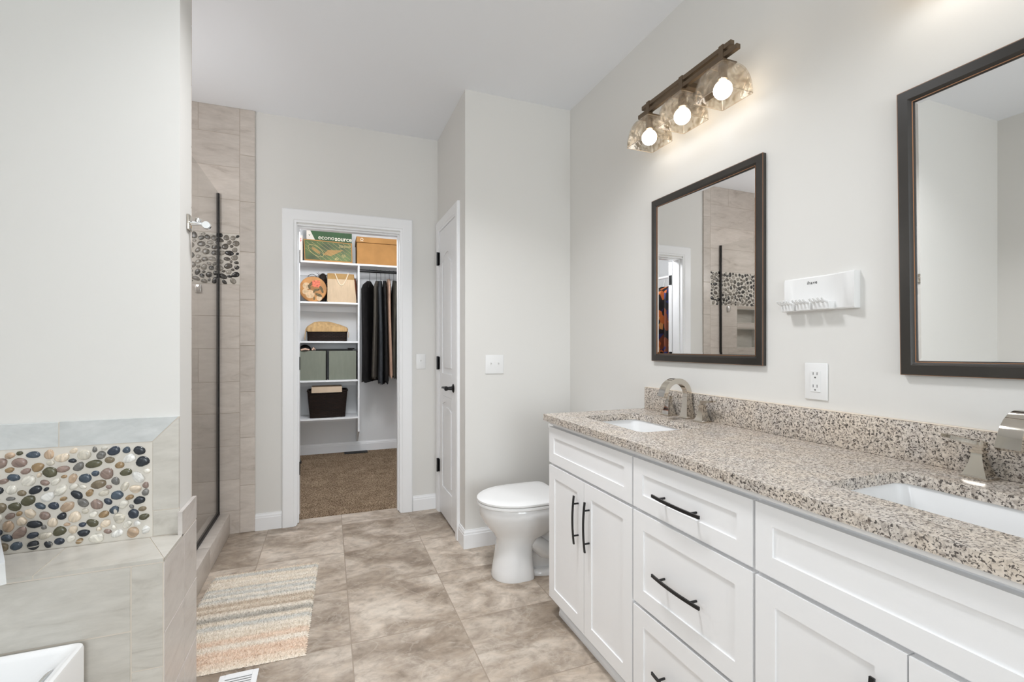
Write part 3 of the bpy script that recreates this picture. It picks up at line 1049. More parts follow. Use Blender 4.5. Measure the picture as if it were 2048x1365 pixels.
# closet door standing open inside the closet, hinged on the left jamb
door2 = bpy.data.objects.new('door_2', None)
COL.objects.link(door2)
door2.location = (DX0 + 0.006, 3.625, 0)
door2.rotation_euler = (0, 0, math.radians(163))
struct(door2, 'white closet door folded open inside the closet')
m = MB()
m.box(0, 0.67, -0.035, 0.0, 0.02, 2.015, 0.002, 1)
for s in (-0.0395, -0.0005):
    for (a, b, c, d) in ((0.004, 0.10, 0.022, 2.013), (0.57, 0.666, 0.022, 2.013), (0.10, 0.57, 0.022, 0.22), (0.10, 0.57, 0.86, 1.02), (0.10, 0.57, 1.83, 2.013)):
        m.box(a, b, s, s + 0.005, c, d, 0.001, 1)
o = m.build('slab', M['trim'], None, smooth=0.3)
o.parent = door2
for z in (1.8414, 1.0862, 0.3456):
    m = MB()
    m.box(-0.002, 0.0005, -0.033, -0.002, z - 0.046, z + 0.046)
    o = m.build('hinge', M['dark'], None)
    o.parent = door2

# ------------------------------------------------------------------ vanity
XFACE = 0.93       # door/drawer fronts
XBOX = 0.950       # cabinet face frame


def shaker(m, y0, y1, z0, z1, rail=0.052, rec=0.0045):
    """shaker front: frame around a recessed panel, front face at XFACE"""
    t = 0.0195
    y0, y1 = min(y0, y1), max(y0, y1)
    m.box(XFACE + rec, XFACE + t, y0 + 0.004, y1 - 0.004, z0 + 0.004, z1 - 0.004)
    for (a, b, c, d) in ((y0, y0 + rail, z0, z1), (y1 - rail, y1, z0, z1), (y0 + rail, y1 - rail, z0, z0 + rail), (y0 + rail, y1 - rail, z1 - rail, z1)):
        vs = m.box(XFACE, XFACE + t, a, b, c, d)
    return m


def pull(name, parent, y, z, length, vertical):
    """slim bow pull on two posts"""
    m = MB()
    n = 12
    pts = []
    for k in range(n + 1):
        s = (k / n - 0.5) * length
        d = XFACE - 0.0205 - 0.0065 * (1 - (2 * k / n - 1) ** 2)
        pts.append((d, y, z + s) if vertical else (d, y + s, z))
    if vertical:
        m.strip(pts, 0.009, 0.005, (0, 1, 0))
    else:
        m.strip(pts, 0.009, 0.005, (0, 0, 1))
    for s in (-0.33, 0.33):
        q = (y, z + s * length) if vertical else (y + s * length, z)
        m.tube([(XFACE + 0.0005, *q), (XFACE - 0.0245, *q)], 0.0036, 8)
    return m.build(name, M['dark'], parent)


def cabinet(name, label, y0, y1):
    c = thing(name, label, 'cabinet', (1.2, (y0 + y1) / 2, 0))
    m = MB()
    m.box(XBOX, 1.455, y0, y0 + 0.016, 0.095, 0.872)
    m.box(XBOX, 1.455, y1 - 0.016, y1, 0.095, 0.872)
    m.box(XBOX, 1.455, y0 + 0.016, y1 - 0.016, 0.095, 0.111)
    m.box(1.443, 1.455, y0 + 0.016, y1 - 0.016, 0.111, 0.872)
    # face frame
    m.box(XBOX, XBOX + 0.018, y0 + 0.016, y0 + 0.04, 0.111, 0.872)
    m.box(XBOX, XBOX + 0.018, y1 - 0.04, y1 - 0.016, 0.111, 0.872)
    m.box(XBOX, XBOX + 0.018, y0 + 0.04, y1 - 0.04, 0.83, 0.872)
    m.box(XBOX, XBOX + 0.018, y0 + 0.04, y1 - 0.04, 0.66, 0.70)
    m.box(XBOX, XBOX + 0.018, y0 + 0.04, y1 - 0.04, 0.111, 0.135)
    m.build('cabinet_box', M['cab'], c, smooth=0)
    MB().box(0.933, XBOX - 0.0002, y0, y1, 0.8565, 0.8725).build('top_rail', M['cab'], c, smooth=0)
    k = MB()
    k.box(0.984, 0.999, y0, y1, 0.0, 0.095)
    k.build('toe_kick', M['cab'], c, smooth=0)
    return c


def front(parent, name, y0, y1, z0, z1, **kw):
    m = shaker(MB(), y0, y1, z0, z1, **kw)
    return m.build(name, M['cab'], parent, smooth=0.3)


def sink_base(y0, y1, label):
    c = cabinet('sink_cabinet', label, y0, y1)
    g = 0.004
    front(c, 'false_drawer_front', y0 + g, y1 - g, 0.688, 0.847, rail=0.045)
    mid = (y0 + y1) / 2
    a = front(c, 'door', mid + 0.0015, y1 - g, 0.082, 0.676)
    b = front(c, 'door', y0 + g, mid - 0.0015, 0.082, 0.676)
    pull('handle', a, mid + 0.045, 0.518, 0.192, True)
    pull('handle', b, mid - 0.040, 0.518, 0.192, True)
    return c


VY = [1.930, 1.299, 0.826, 0.195]
c1 = sink_base(VY[1], VY[0], 'white shaker sink cabinet nearest the toilet with two tall black pulls')
c2 = cabinet('drawer_cabinet', 'white shaker cabinet with three stacked drawers in the middle of the vanity', VY[2], VY[1])
for z0, z1 in ((0.688, 0.847), (0.381, 0.676), (0.082, 0.369)):
    d = front(c2, 'drawer', VY[2] + 0.004, VY[1] - 0.004, z0, z1, rail=0.047 if z1 - z0 < 0.2 else 0.052)
    zc = {0.688: 0.757, 0.381: 0.517, 0.082: 0.222}[z0]
    pull('handle', d, 1.077, zc, 0.196, False)
c3 = sink_base(VY[3], VY[2], 'white shaker sink cabinet at the right end of the vanity under the larger basin view')
c3['label'] = 'white shaker sink cabinet at the right edge, below the big cropped mirror'
# shoe moulding along the toe kick
m = MB()
m.prism([(0.984, 0.0), (0.966, 0.0), (0.966, 0.012), (0.9685, 0.019), (0.974, 0.0245), (0.984, 0.026)], 'y', 0.2, 1.90)
tag(m.build('shoe_moulding', M['trim'], None, (0.975, 1.05, 0), smooth=0.5), 'thin white moulding strip on the floor below the vanity doors', 'moulding')

# countertop with two rounded sink cutouts
CT, CB = 0.9005, 0.873
CY0, CY1, CX0, CX1 = 0.175, 1.951, 0.911, 1.4695


def rrect(x0, x1, y0, y1, r, n=5):
    pts = []
    for cx, cy, a0 in ((x1 - r, y1 - r, 0), (x0 + r, y1 - r, PI / 2), (x0 + r, y0 + r, PI), (x1 - r, y0 + r, 1.5 * PI)):
        for k in range(n + 1):
            a = a0 + PI / 2 * k / n
            pts.append((cx + r * math.cos(a), cy + r * math.sin(a)))
    return pts


SINKS = [(1.040, 1.318, 1.398, 1.815), (1.040, 1.318, 0.322, 0.739)]
top = thing('countertop', 'long speckled grey and beige granite countertop over the white vanity cabinets', 'countertop', (1.19, 1.06, CT))
bm = bmesh.new()


def poly_loop(bm, pts, z):
    vs = [bm.verts.new((x, y, z)) for x, y in pts]
    return [bm.edges.new((vs[i], vs[(i + 1) % len(vs)])) for i in range(len(vs))]


edges = poly_loop(bm, rrect(CX0, CX1, CY0, CY1, 0.004, 3), CT)
for s in SINKS:
    edges += poly_loop(bm, rrect(*s, 0.03), CT)
bmesh.ops.triangle_fill(bm, use_beauty=True, use_dissolve=False, edges=edges)
r = bmesh.ops.extrude_face_region(bm, geom=bm.faces[:])
bmesh.ops.translate(bm, vec=(0, 0, CB - CT), verts=[v for v in r['geom'] if isinstance(v, bmesh.types.BMVert)])
slab = MB()
slab.bm.free()
slab.bm = bm
slab.build('slab', M['granite'], top, smooth=0.5)
splash = thing('backsplash', 'low speckled granite backsplash strip along the wall behind the faucets', 'backsplash', (1.46, 1.05, CT))
MB().box(1.4495, 1.4695, CY0, 1.929, CT + 0.0003, 1.006, 0.002, 2).build('slab', M['granite'], splash, smooth=0.5)
m = MB().box(1.452, 1.4695, CY0, 1.926, 1.0062, 1.0085, 0.0008, 1)
m.build('caulk_line', plain('cream_caulk', (0.72, 0.63, 0.53), 0.5), splash, smooth=0)

# undermount basins
for k, (x0, x1, y0, y1) in enumerate(SINKS):
    lab = ('white rectangular undermount basin nearest the toilet', 'white rectangular undermount basin cut by the right edge of the photo')[k]
    s = thing('sink', lab, 'sink', ((x0 + x1) / 2, (y0 + y1) / 2, 0.74))
    m = MB()
    e = 0.006
    rings = [[(x, y, CB - 0.0005) for x, y in rrect(x0 - 0.025, x1 + 0.025, y0 - 0.025, y1 + 0.025, 0.045)],
             [(x, y, CB - 0.0005) for x, y in rrect(x0 - e, x1 + e, y0 - e, y1 + e, 0.034)],
             [(x, y, CB - 0.006) for x, y in rrect(x0 - e + 0.002, x1 + e - 0.002, y0 - e + 0.002, y1 + e - 0.002, 0.034)],
             [(x, y, 0.81) for x, y in rrect(x0 + 0.004, x1 - 0.004, y0 + 0.004, y1 - 0.004, 0.038)],
             [(x, y, 0.775) for x, y in rrect(x0 + 0.018, x1 - 0.018, y0 + 0.02, y1 - 0.02, 0.05)],
             [(x, y, 0.760) for x, y in rrect(x0 + 0.05, x1 - 0.05, y0 + 0.06, y1 - 0.06, 0.05)],
             [(x, y, 0.755) for x, y in rrect(x0 + 0.115, x1 - 0.115, y0 + 0.18, y1 - 0.18, 0.02)]]
    m.loft(rings, cap0=False, cap1=True)
    rings2 = [[(x, y, CB - 0.0005) for x, y in rrect(x0 - 0.025, x1 + 0.025, y0 - 0.025, y1 + 0.025, 0.045)],
              [(x, y, CB - 0.012) for x, y in rrect(x0 - 0.025, x1 + 0.025, y0 - 0.025, y1 + 0.025, 0.045)],
              [(x, y, 0.79) for x, y in rrect(x0 - 0.01, x1 + 0.01, y0 - 0.01, y1 + 0.01, 0.045)],
              [(x, y, 0.742) for x, y in rrect(x0 + 0.04, x1 - 0.04, y0 + 0.05, y1 - 0.05, 0.05)]]
    m.loft(rings2, cap0=False, cap1=True)
    m.build('basin', M['porc'], s, smooth=0.9)
    MB().lathe([(0.0, 0.0), (0.02, 0.0), (0.022, 0.002), (0.018, 0.004), (0.0, 0.005)], ((x0 + x1) / 2, (y0 + y1) / 2, 0.755), 'z', 20).build('drain', M['chrome'], s)


# widespread faucets: arched flat spout and two flared square handles
def sq(cx, cy, h, z):
    return [(cx - h, cy - h, z), (cx + h, cy - h, z), (cx + h, cy + h, z), (cx - h, cy + h, z)]


def faucet(cy, lab):
    f = thing('faucet', lab, 'faucet', (1.425, cy, CT))
    cx = 1.428
    m = MB()
    m.loft([sq(cx, cy, 0.0265, CT), sq(cx, cy, 0.0265, CT + 0.006), sq(cx, cy, 0.0225, CT + 0.010)])
    prof = []
    for k in range(9):
        t = k / 8
        hw = 0.0225 - 0.0085 * (1 - (1 - t) ** 2)
        prof.append(sq(cx, cy, hw, CT + 0.010 + 0.078 * t))
    m.loft(prof)
    m.loft([sq(cx, cy, 0.0155, CT + 0.088), sq(cx, cy, 0.0155, CT + 0.094)])
    pts, ws, hs = [(cx, cy, CT + 0.094)], [0.027], [0.024]
    R = 0.062
    for k in range(15):
        a = PI * k / 14 * 0.93
        pts.append((cx - R + R * math.cos(a), cy, CT + 0.104 + R * 0.93 * math.sin(a)))
        ws.append(0.027 + 0.012 * k / 14)
        hs.append(0.024 - 0.004 * k / 14)
    x, y, z = pts[-1]
    pts.append((x - 0.010, cy, z - 0.022))
    ws.append(0.042)
    hs.append(0.018)
    m.strip(pts, ws, hs, (0, 1, 0))
    m.build('spout', M['nickel'], f, smooth=0.5)
    for s in (1, -1):
        hy = cy + s * 0.1015
        hx = 1.415
        h = MB()
        h.loft([sq(hx, hy, 0.026, CT), sq(hx, hy, 0.026, CT + 0.005), sq(hx, hy, 0.0225, CT + 0.008)])
        prof = []
        for k in range(9):
            t = k / 8
            prof.append(sq(hx, hy, 0.0225 - 0.0125 * (1 - (1 - t) ** 1.6), CT + 0.008 + 0.052 * t))
        h.loft(prof)
        h.loft([sq(hx, hy, 0.0122, CT + 0.060), sq(hx, hy, 0.0122, CT + 0.066)])
        h.loft([sq(hx, hy, 0.009, CT + 0.066), sq(hx, hy, 0.009, CT + 0.072)])
        base_o = h.build('handle_base', M['nickel'], f, smooth=0.5)
        L = MB()
        pts = [(hx, hy - s * 0.012, CT + 0.079), (hx, hy, CT + 0.080), (hx, hy + s * 0.02, CT + 0.083), (hx - 0.002, hy + s * 0.045, CT + 0.088), (hx - 0.003, hy + s * 0.068, CT + 0.091)]
        L.strip(pts, [0.020, 0.021, 0.019, 0.018, 0.015], [0.013, 0.014, 0.012, 0.009, 0.006], (1, 0, 0))
        L.build('lever', M['nickel'], base_o, smooth=0.5)
    return f


faucet(1.607, 'polished nickel arched faucet with two levers behind the basin nearest the toilet')
faucet(0.5305, 'polished nickel faucet with two levers behind the basin at the right edge')

# ------------------------------------------------------------------ mirrors


def mirror(y0, y1, z0, z1, lab, roll=0.0, yaw=0.0):
    cy, cz = (y0 + y1) / 2, (z0 + z1) / 2
    t = thing('wall_mirror', lab, 'mirror', (XR, cy, cz))
    hw, hh, fw = (y1 - y0) / 2, (z1 - z0) / 2, 0.038

    def P(d, y, z):
        return (-d, y, z)
    # frame: profile swept around the rectangle, mitred corners
    prof = [(0.0, 0.001), (0.0, 0.017), (0.003, 0.020), (fw - 0.012, 0.020), (fw - 0.008, 0.016), (fw - 0.004, 0.014), (fw, 0.010), (fw, 0.001)]
    m = MB()
    loops = []
    for (sy, sz) in ((-1, -1), (1, -1), (1, 1), (-1, 1)):
        loops.append([P(d, sy * (hw - o), sz * (hh - o)) for o, d in prof])
    loops.append(loops[0])
    R_ = [[m.bm.verts.new(p) for p in l] for l in loops[:4]]
    n = len(prof)
    for k in range(4):
        a, b = R_[k], R_[(k + 1) % 4]
        for i in range(n):
            j = (i + 1) % n
            m.bm.faces.new((a[i], a[j], b[j], b[i]))
    fr = m.build('frame', M['frame'], None, smooth=0.4)
    fr.parent = t
    # copper-rubbed edges
    m = MB()
    for o, d, s in ((0.0004, 0.0168, 0.0008), (fw - 0.0035, 0.0140, 0.0008)):
        for (sy, sz) in ((1, 0), (-1, 0), (0, 1), (0, -1)):
            if sy:
                m.box(-d - s, -d + s, sy * (hw - o) - s, sy * (hw - o) + s, -(hh - o), hh - o)
            else:
                m.box(-d - s, -d + s, -(hw - o), hw - o, sz * (hh - o) - s, sz * (hh - o) + s)
    e = m.build('frame_edge', M['copper'], None, smooth=0)
    e.parent = fr
    e['label'] = 'copper-rubbed edge lines'
    # bevelled glass
    g = MB()
    a, b = hw - fw + 0.002, hh - fw + 0.002
    bv = 0.009
    q = math.tan(yaw)
    g.loft([[P(0.002, y, z) for y, z in ((-a, -b), (a, -b), (a, b), (-a, b))],
            [P(0.0090 + q * y, y, z) for y, z in ((-a, -b), (a, -b), (a, b), (-a, b))],
            [P(0.0092 + q * y, y, z) for y, z in ((-a + bv, -b + bv), (a - bv, -b + bv), (a - bv, b - bv), (-a + bv, b - bv))]])
    go = g.build('mirror_glass', M['mirror'], None, smooth=0)
    go.parent = t
    t.rotation_euler = (roll, 0, 0)
    return t


mirror(1.2525, 1.877, 1.138, 1.904, 'dark-framed wall mirror above the basin nearest the toilet', 0, 0.011)
mirror(0.194, 0.8195, 1.135, 1.901, 'dark-framed wall mirror cropped by the right edge of the photo', -0.012, 0.0)

# ------------------------------------------------------------------ vanity lights


def shade_ring(cx, cy, h, z, r=0.006, n=3):
    return [(x, y, z) for x, y in rrect(cx - h, cx + h, cy - h, cy + h, min(r, h * 0.4), n)]


def vanity_light(cy, lab):
    t = thing('vanity_light', lab, 'wall lamp', (XR, cy, 2.28))
    m = MB()
    m.box(1.455, 1.4695, cy - 0.085, cy + 0.085, 2.225, 2.345, 0.003, 2)
    m.build('backplate', M['bronze'], t, smooth=0.4)
    m = MB()
    m.box(1.352, 1.456, cy - 0.011, cy + 0.011, 2.272, 2.294, 0.001, 1)
    m.build('arm', M['bronze'], t, smooth=0.4)
    bars = []
    m = MB()
    m.box(1.343, 1.361, cy - 0.285, cy + 0.285, 2.262, 2.280, 0.001, 1)
    m.build('bar', M['bronze'], t, smooth=0.4)
    m = MB()
    m.box(1.343, 1.361, cy - 0.258, cy + 0.258, 2.291, 2.309, 0.001, 1)
    m.build('bar', M['bronze'], t, smooth=0.4)
    for k in (-1, 0, 1):
        y = cy + k * 0.213
        cx = 1.352
        m = MB()
        m.box(cx - 0.0105, cx + 0.0105, y - 0.0105, y + 0.0105, 2.244, 2.312)
        m.box(cx - 0.034, cx + 0.034, y - 0.034, y + 0.034, 2.2395, 2.2445, 0.001, 1)
        m.lathe([(0.0, 0.0), (0.016, 0.0), (0.016, -0.050), (0.0, -0.050)], (cx, y, 2.2385), 'z', 16)
        h = m.build('lamp_holder', M['bronze'], t, smooth=0.5)
        m = MB()
        outer, inner = [], []
        for q in range(13):
            a = PI / 2 * q / 12
            hh_, z = 0.030 + 0.042 * math.sin(a), 2.120 + 0.1185 * math.cos(a)
            outer.append(shade_ring(cx, y, hh_, z))
            inner.append(shade_ring(cx, y, hh_ - 0.003, z - 0.003 * math.cos(a)))
        m.loft(outer + inner[::-1], cap0=False, cap1=False)
        m.mi = 1
        for hh_, z in ((0.0715, 2.1195), (0.0305, 2.2375)):
            ring = shade_ring(cx, y, hh_, z)
            m.tube(ring + [ring[0]], 0.0011, 5, cap=False)
        gs = m.build('glass_shade', [M['shade'], M['glassedge']], h, smooth=0.7)
        gs['label'] = 'square dome of rippled clear glass'
        m = MB()
        m.lathe([(0.033 * math.sin(PI * q / 12), -0.033 * math.cos(PI * q / 12)) for q in range(11)] + [(0.0135, 0.033), (0.0, 0.037)], (cx, y, 2.151), 'z', 24)
        m.build('bulb', M['bulb'], h, smooth=1.5)
    return t


vanity_light(1.550, 'bronze bar light with three lit glass shades, above the mirror nearest the toilet')
vanity_light(0.490, 'bronze bar light above the cropped right mirror, only a shade corner showing')

# ------------------------------------------------------------------ wall plates and toothbrush rack
t = thing('wall_outlet', 'white double electrical outlet plate on the wall between the two mirrors', 'outlet', (XR, 1.0645, 1.095))
MB().box(1.4645, 1.4698, 1.0258, 1.1025, 1.035, 1.1545, 0.003, 3).build('plate', M['plast'], t)
MB().box(1.4625, 1.4646, 1.0475, 1.0808, 1.0605, 1.129, 0.0008, 1).build('socket', M['plast'], t)
for zc in (1.1145, 1.0745):
    m = MB()
    m.box(1.4620, 1.4627, 1.0700, 1.0718, zc + 0.001, zc + 0.010)
    m.box(1.4620, 1.4627, 1.0568, 1.0586, zc + 0.001, zc + 0.010)
    m.lathe([(0.0, 0), (0.0026, 0), (0.0026, 0.0007), (0, 0.0007)], (1.4627, 1.0643, zc - 0.007), '-x', 10)
    m.build('slots', M['slot'], t, smooth=0)

t = thing('light_switch', 'single white switch plate on the wall right of the closet doorway', 'switch', (0.637, YB, 1.097))
MB().box(0.602, 0.672, YB - 0.0055, YB - 0.0002, 1.040, 1.152, 0.003, 3).build('plate', M['plast'], t)
m = MB()
m.box(0.632, 0.642, YB - 0.0072, YB - 0.0054, 1.084, 1.108)
m.prism([(YB - 0.007, 1.094), (YB - 0.015, 1.106), (YB - 0.013, 1.110), (YB - 0.007, 1.104)], 'x', 0.6335, 0.6405)
m.build('toggle', M['plast'], t, smooth=0)
t = thing('light_switch', 'double white switch plate on the wall left of the toilet', 'switch', (0.947, YT, 1.097))
MB().box(0.888, 1.007, YT - 0.0055, YT - 0.0002, 1.039, 1.155, 0.003, 3).build('plate', M['plast'], t)
for xc in (0.924, 0.971):
    m = MB()
    m.box(xc - 0.005, xc + 0.005, YT - 0.0072, YT - 0.0054, 1.085, 1.109)
    m.prism([(YT - 0.007, 1.095), (YT - 0.015, 1.107), (YT - 0.013, 1.111), (YT - 0.007, 1.105)], 'x', xc - 0.0035, xc + 0.0035)
    m.build('toggle', M['plast'], t, smooth=0)

# toothbrush rack: plate with three slotted shelves of hooked prongs and a printed name
t = thing('toothbrush_holder', 'white plastic toothbrush rack with pronged trays mounted between the mirrors', 'toothbrush holder', (XR, 1.05, 1.378))
m = MB()
y0, y1, z0, z1 = 0.930, 1.172, 1.3225, 1.434
# plate: thin at left, thickening to a rounded block at the right end
sec = []
for k in range(13):
    f = k / 12
    y = y1 + (y0 - y1) * f
    d = 0.010 + (0.018 * max(0.0, (f - 0.72) / 0.28) ** 0.6 if f > 0.72 else 0)
    e = 0.004 if 0 < k < 12 else 0.008
    sec.append([(1.4698, y, z0), (1.4698, y, z1), (1.4698 - d + 0.003, y, z1), (1.4698 - d, y, z1 - e), (1.4698 - d, y, z0 + e), (1.4698 - d + 0.003, y, z0)])
m.loft(sec)
pl = m.build('back_plate', M['plast'], t, smooth=0.5)
for (a, b) in ((1.160, 1.115), (1.106, 1.057), (1.049, 0.995)):
    m = MB()
    m.box(1.428, 1.461, b, a, z0 + 0.001, z0 + 0.026, 0.003, 2)
    for k in range(4):
        yy = b + (a - b) * (k + 0.5) / 4
        m.tube([(1.431, yy, z0 + 0.024), (1.422, yy + 0.001, z0 + 0.025), (1.413, yy + 0.002, z0 + 0.0285), (1.407, yy + 0.003, z0 + 0.036)], [0.0038, 0.0034, 0.003, 0.0022], 8)
    m.build('pronged_tray', M['plast'], t, smooth=0.6)
text('printed_name', 'ihave', M['ink'], pl, (1.4594, 1.0895, 1.4095), 0.0150, '-x', 0.0003, spacing=1.12)

# ------------------------------------------------------------------ robe hook on the wall end, small shower fitting
t = thing('robe_hook', 'chrome robe hook with square plate on the end of the wall beside the shower', 'hook', (XE, 1.90, 1.63))
MB().box(XE + 0.0003, XE + 0.008, 1.873, 1.925, 1.602, 1.654, 0.002, 2).build('mounting_plate', M['nickel'], t)
m = MB()
m.tube([(XE + 0.007, 1.899, 1.628), (XE + 0.030, 1.899, 1.630), (XE + 0.050, 1.899, 1.626)], [0.008, 0.007, 0.007], 12)
m.lathe([(0.0, -0.014), (0.012, -0.014), (0.0135, 0.0), (0.012, 0.014), (0.0, 0.014)], (XE + 0.054, 1.899, 1.624), 'y', 14)
m.tube([(XE + 0.026, 1.899, 1.634), (XE + 0.030, 1.899, 1.646)], [0.008, 0.009], 12)
m.build('hook_arm', M['chrome'], t, smooth=0.7)
tag(MB().box(-0.775, -0.742, YB - 0.024, YB - 0.0092, 1.545, 1.595, 0.003, 2).build('shower_bracket', M['chrome'], None, (-0.758, YB - 0.016, 1.57)),
    'small square chrome fitting under the pebble band in the shower', 'fitting')

# ------------------------------------------------------------------ toilet
t = thing('toilet', 'white floor-standing toilet with closed lid beside the vanity', 'toilet', (1.05, 2.335, 0))
TY = 2.335


def egg(xf, xb, hw, z, n=36, p=2.0, flat=0.0):
    """plan outline: rounded front at xf, squarer back at xb"""
    cx = xf + (xb - xf) * 0.52
    pts = []
    for k in range(n):
        a = 2 * PI * k / n
        c, s = math.cos(a), math.sin(a)
        if c < 0:
            x = cx + (cx - xf) * c
            y = hw * s
        else:
            e = 2.0 / (2.0 + flat)
            x = cx + (xb - cx) * (abs(c) ** e)
            y = hw * math.copysign(abs(s) ** e, s)
        pts.append((x, TY + y, z))
    return pts


m = MB()
m.loft([egg(0.800, 1.01, 0.105, 0.0005, flat=3), egg(0.797, 1.01, 0.106, 0.010, flat=3), egg(0.804, 1.005, 0.103, 0.05, flat=3), egg(0.815, 1.00, 0.099, 0.11, flat=3), egg(0.824, 1.00, 0.096, 0.17, flat=3),
        egg(0.823, 1.03, 0.100, 0.205, flat=2), egg(0.803, 1.12, 0.118, 0.235, flat=1), egg(0.774, 1.16, 0.140, 0.268, flat=1), egg(0.752, 1.19, 0.159, 0.300, flat=1), egg(0.737, 1.21, 0.173, 0.330, flat=1),
        egg(0.732, 1.22, 0.179, 0.352, flat=1), egg(0.731, 1.22, 0.180, 0.378, flat=1), egg(0.735, 1.22, 0.177, 0.385, flat=1)])
m.build('bowl', M['porc'], t, smooth=0.9)
m = MB()   # foot and trapway behind the column
m.loft([egg(0.95, 1.40, 0.098, 0.0005, flat=3), egg(0.95, 1.40, 0.098, 0.022, flat=3), egg(0.96, 1.39, 0.085, 0.034, flat=3)])
m.loft([egg(0.98, 1.38, 0.058, 0.03, flat=2), egg(0.98, 1.38, 0.060, 0.12, flat=2), egg(0.98, 1.40, 0.070, 0.22, flat=2), egg(0.98, 1.42, 0.10, 0.33, flat=2), egg(0.99, 1.43, 0.15, 0.384, flat=2)])
for s in (1, -1):
    m.tube([(1.00, TY + s * 0.045, 0.19), (1.07, TY + s * 0.06, 0.13), (1.15, TY + s * 0.062, 0.10), (1.23, TY + s * 0.06, 0.15), (1.28, TY + s * 0.06, 0.23), (1.34, TY + s * 0.055, 0.26)], [0.04, 0.045, 0.047, 0.047, 0.045, 0.04], 14)
m.build('trapway', M['porc'], t, smooth=0.9)
m = MB()
m.loft([egg(0.727, 1.165, 0.180, 0.3865, flat=7), egg(0.722, 1.168, 0.184, 0.390, flat=7), egg(0.722, 1.168, 0.184, 0.400, flat=7), egg(0.727, 1.165, 0.180, 0.4035, flat=7)])
m.build('seat', M['plast'], t, smooth=0.7)
m = MB()
m.loft([egg(0.726, 1.160, 0.181, 0.4055, flat=7), egg(0.721, 1.163, 0.185, 0.409, flat=7), egg(0.721, 1.163, 0.185, 0.417, flat=7), egg(0.728, 1.158, 0.179, 0.4225, flat=7), egg(0.78, 1.12, 0.14, 0.4265, flat=7), egg(0.88, 1.04, 0.06, 0.4285, flat=7)])
m.build('lid', M['plast'], t, smooth=0.7)
m = MB()
for s in (1, -1):
    m.box(1.165, 1.20, TY + s * 0.075 - 0.018, TY + s * 0.075 + 0.018, 0.386, 0.416, 0.005, 2)
m.build('hinge', M['plast'], t)
m = MB()
m.box(1.235, 1.445, TY - 0.21, TY + 0.21, 0.385, 0.715, 0.025, 3)
m.build('tank', M['porc'], t, smooth=0.7)
m = MB()
m.box(1.225, 1.452, TY - 0.22, TY + 0.22, 0.7155, 0.75, 0.010, 3)
m.build('tank_lid', M['porc'], t, smooth=0.7)

# ------------------------------------------------------------------ tub and its spout
t = thing('bathtub', 'corner of a white bathtub with chrome overflow, below the tiled ledge', 'bathtub', (-0.96, 0.78, 0))
X0, X1, Y0, Y1, ZR = XL + 0.003, -0.600, -0.05, 1.590, 0.422


def rr3(ix0, ix1, iy, r, z):
    return [(x, y, z) for x, y in rrect(X0 + ix0, X1 - ix1, Y0 + iy, Y1 - iy, r, 6)]


m = MB()
m.loft([rr3(0.0, 0.0, 0.0, 0.022, 0.0005), rr3(0.0, 0.0, 0.0, 0.022, ZR - 0.008), rr3(0.002, 0.002, 0.002, 0.022, ZR - 0.002), rr3(0.008, 0.008, 0.008, 0.022, ZR), rr3(0.012, 0.012, 0.012, 0.024, ZR - 0.001),
        rr3(0.02, 0.03, 0.018, 0.03, ZR - 0.014), rr3(0.04, 0.085, 0.03, 0.05, ZR - 0.075), rr3(0.07, 0.14, 0.06, 0.09, 0.15), rr3(0.12, 0.19, 0.13, 0.10, 0.10)], cap0=True, cap1=True)
m.build('tub_shell', M['acryl'], t, smooth=0.9)
m = MB()
m.lathe([(0.0, 0.0), (0.024, 0.0), (0.026, 0.004), (0.020, 0.009), (0.006, 0.010), (0.0, 0.010)], (0, 0, 0), 'z', 24)
m.xform(Matrix.Translation((-0.657, 1.515, 0.378)) @ Matrix.Rotation(math.radians(-48), 4, 'Y'))
m.build('overflow_plate', M['chrome'], t, smooth=0.7)
t = thing('tub_faucet', 'chrome tub spout cut off by the left edge of the photo, over the ledge', 'faucet', (-0.879, 1.705, 0.6103))
t.rotation_euler = (0, 0, math.radians(31))
m = MB()
m.box(-0.032, 0.032, -0.035, 0.035, 0.0, 0.008, 0.002, 2)
pts = [(0, 0, 0.008), (0, 0, 0.05)]
for k in range(1, 13):
    a = PI * k / 12 * 0.92
    pts.append((0, -0.11 * (1 - math.cos(a)), 0.05 + 0.075 * math.sin(a)))
pts.append((0, -0.236, 0.018))
m.strip(pts, [0.05] * 3 + [0.052] * (len(pts) - 6) + [0.056, 0.060, 0.062], [0.045] * 3 + [0.038] * (len(pts) - 6) + [0.034, 0.032, 0.030], (1, 0, 0))
o = m.build('spout', M['chrome'], None, smooth=0.5)
o.parent = t

# ------------------------------------------------------------------ rug and floor register
rug_root = thing('bath_rug', 'shaggy cream bath rug with grey and tan stripes on the tile beside the shower', 'rug', (-0.316, 2.434, 0.0005))
rug_root.rotation_euler = (0, 0, math.radians(-2.2))
m = MB()
rnd = random.Random(3)
nx, ny = 120, 200
Lx, Ly = 0.502, 0.832


def rug_h(y, x):
    r = 0.5 + 0.5 * math.cos(2 * PI * (y / Ly) * 22 + 0.6 * math.sin(9 * x))
    edge = min(1.0, min(Lx / 2 - abs(x), Ly / 2 - abs(y)) / 0.012)
    return (0.007 + 0.005 * r) * max(0.12, edge)


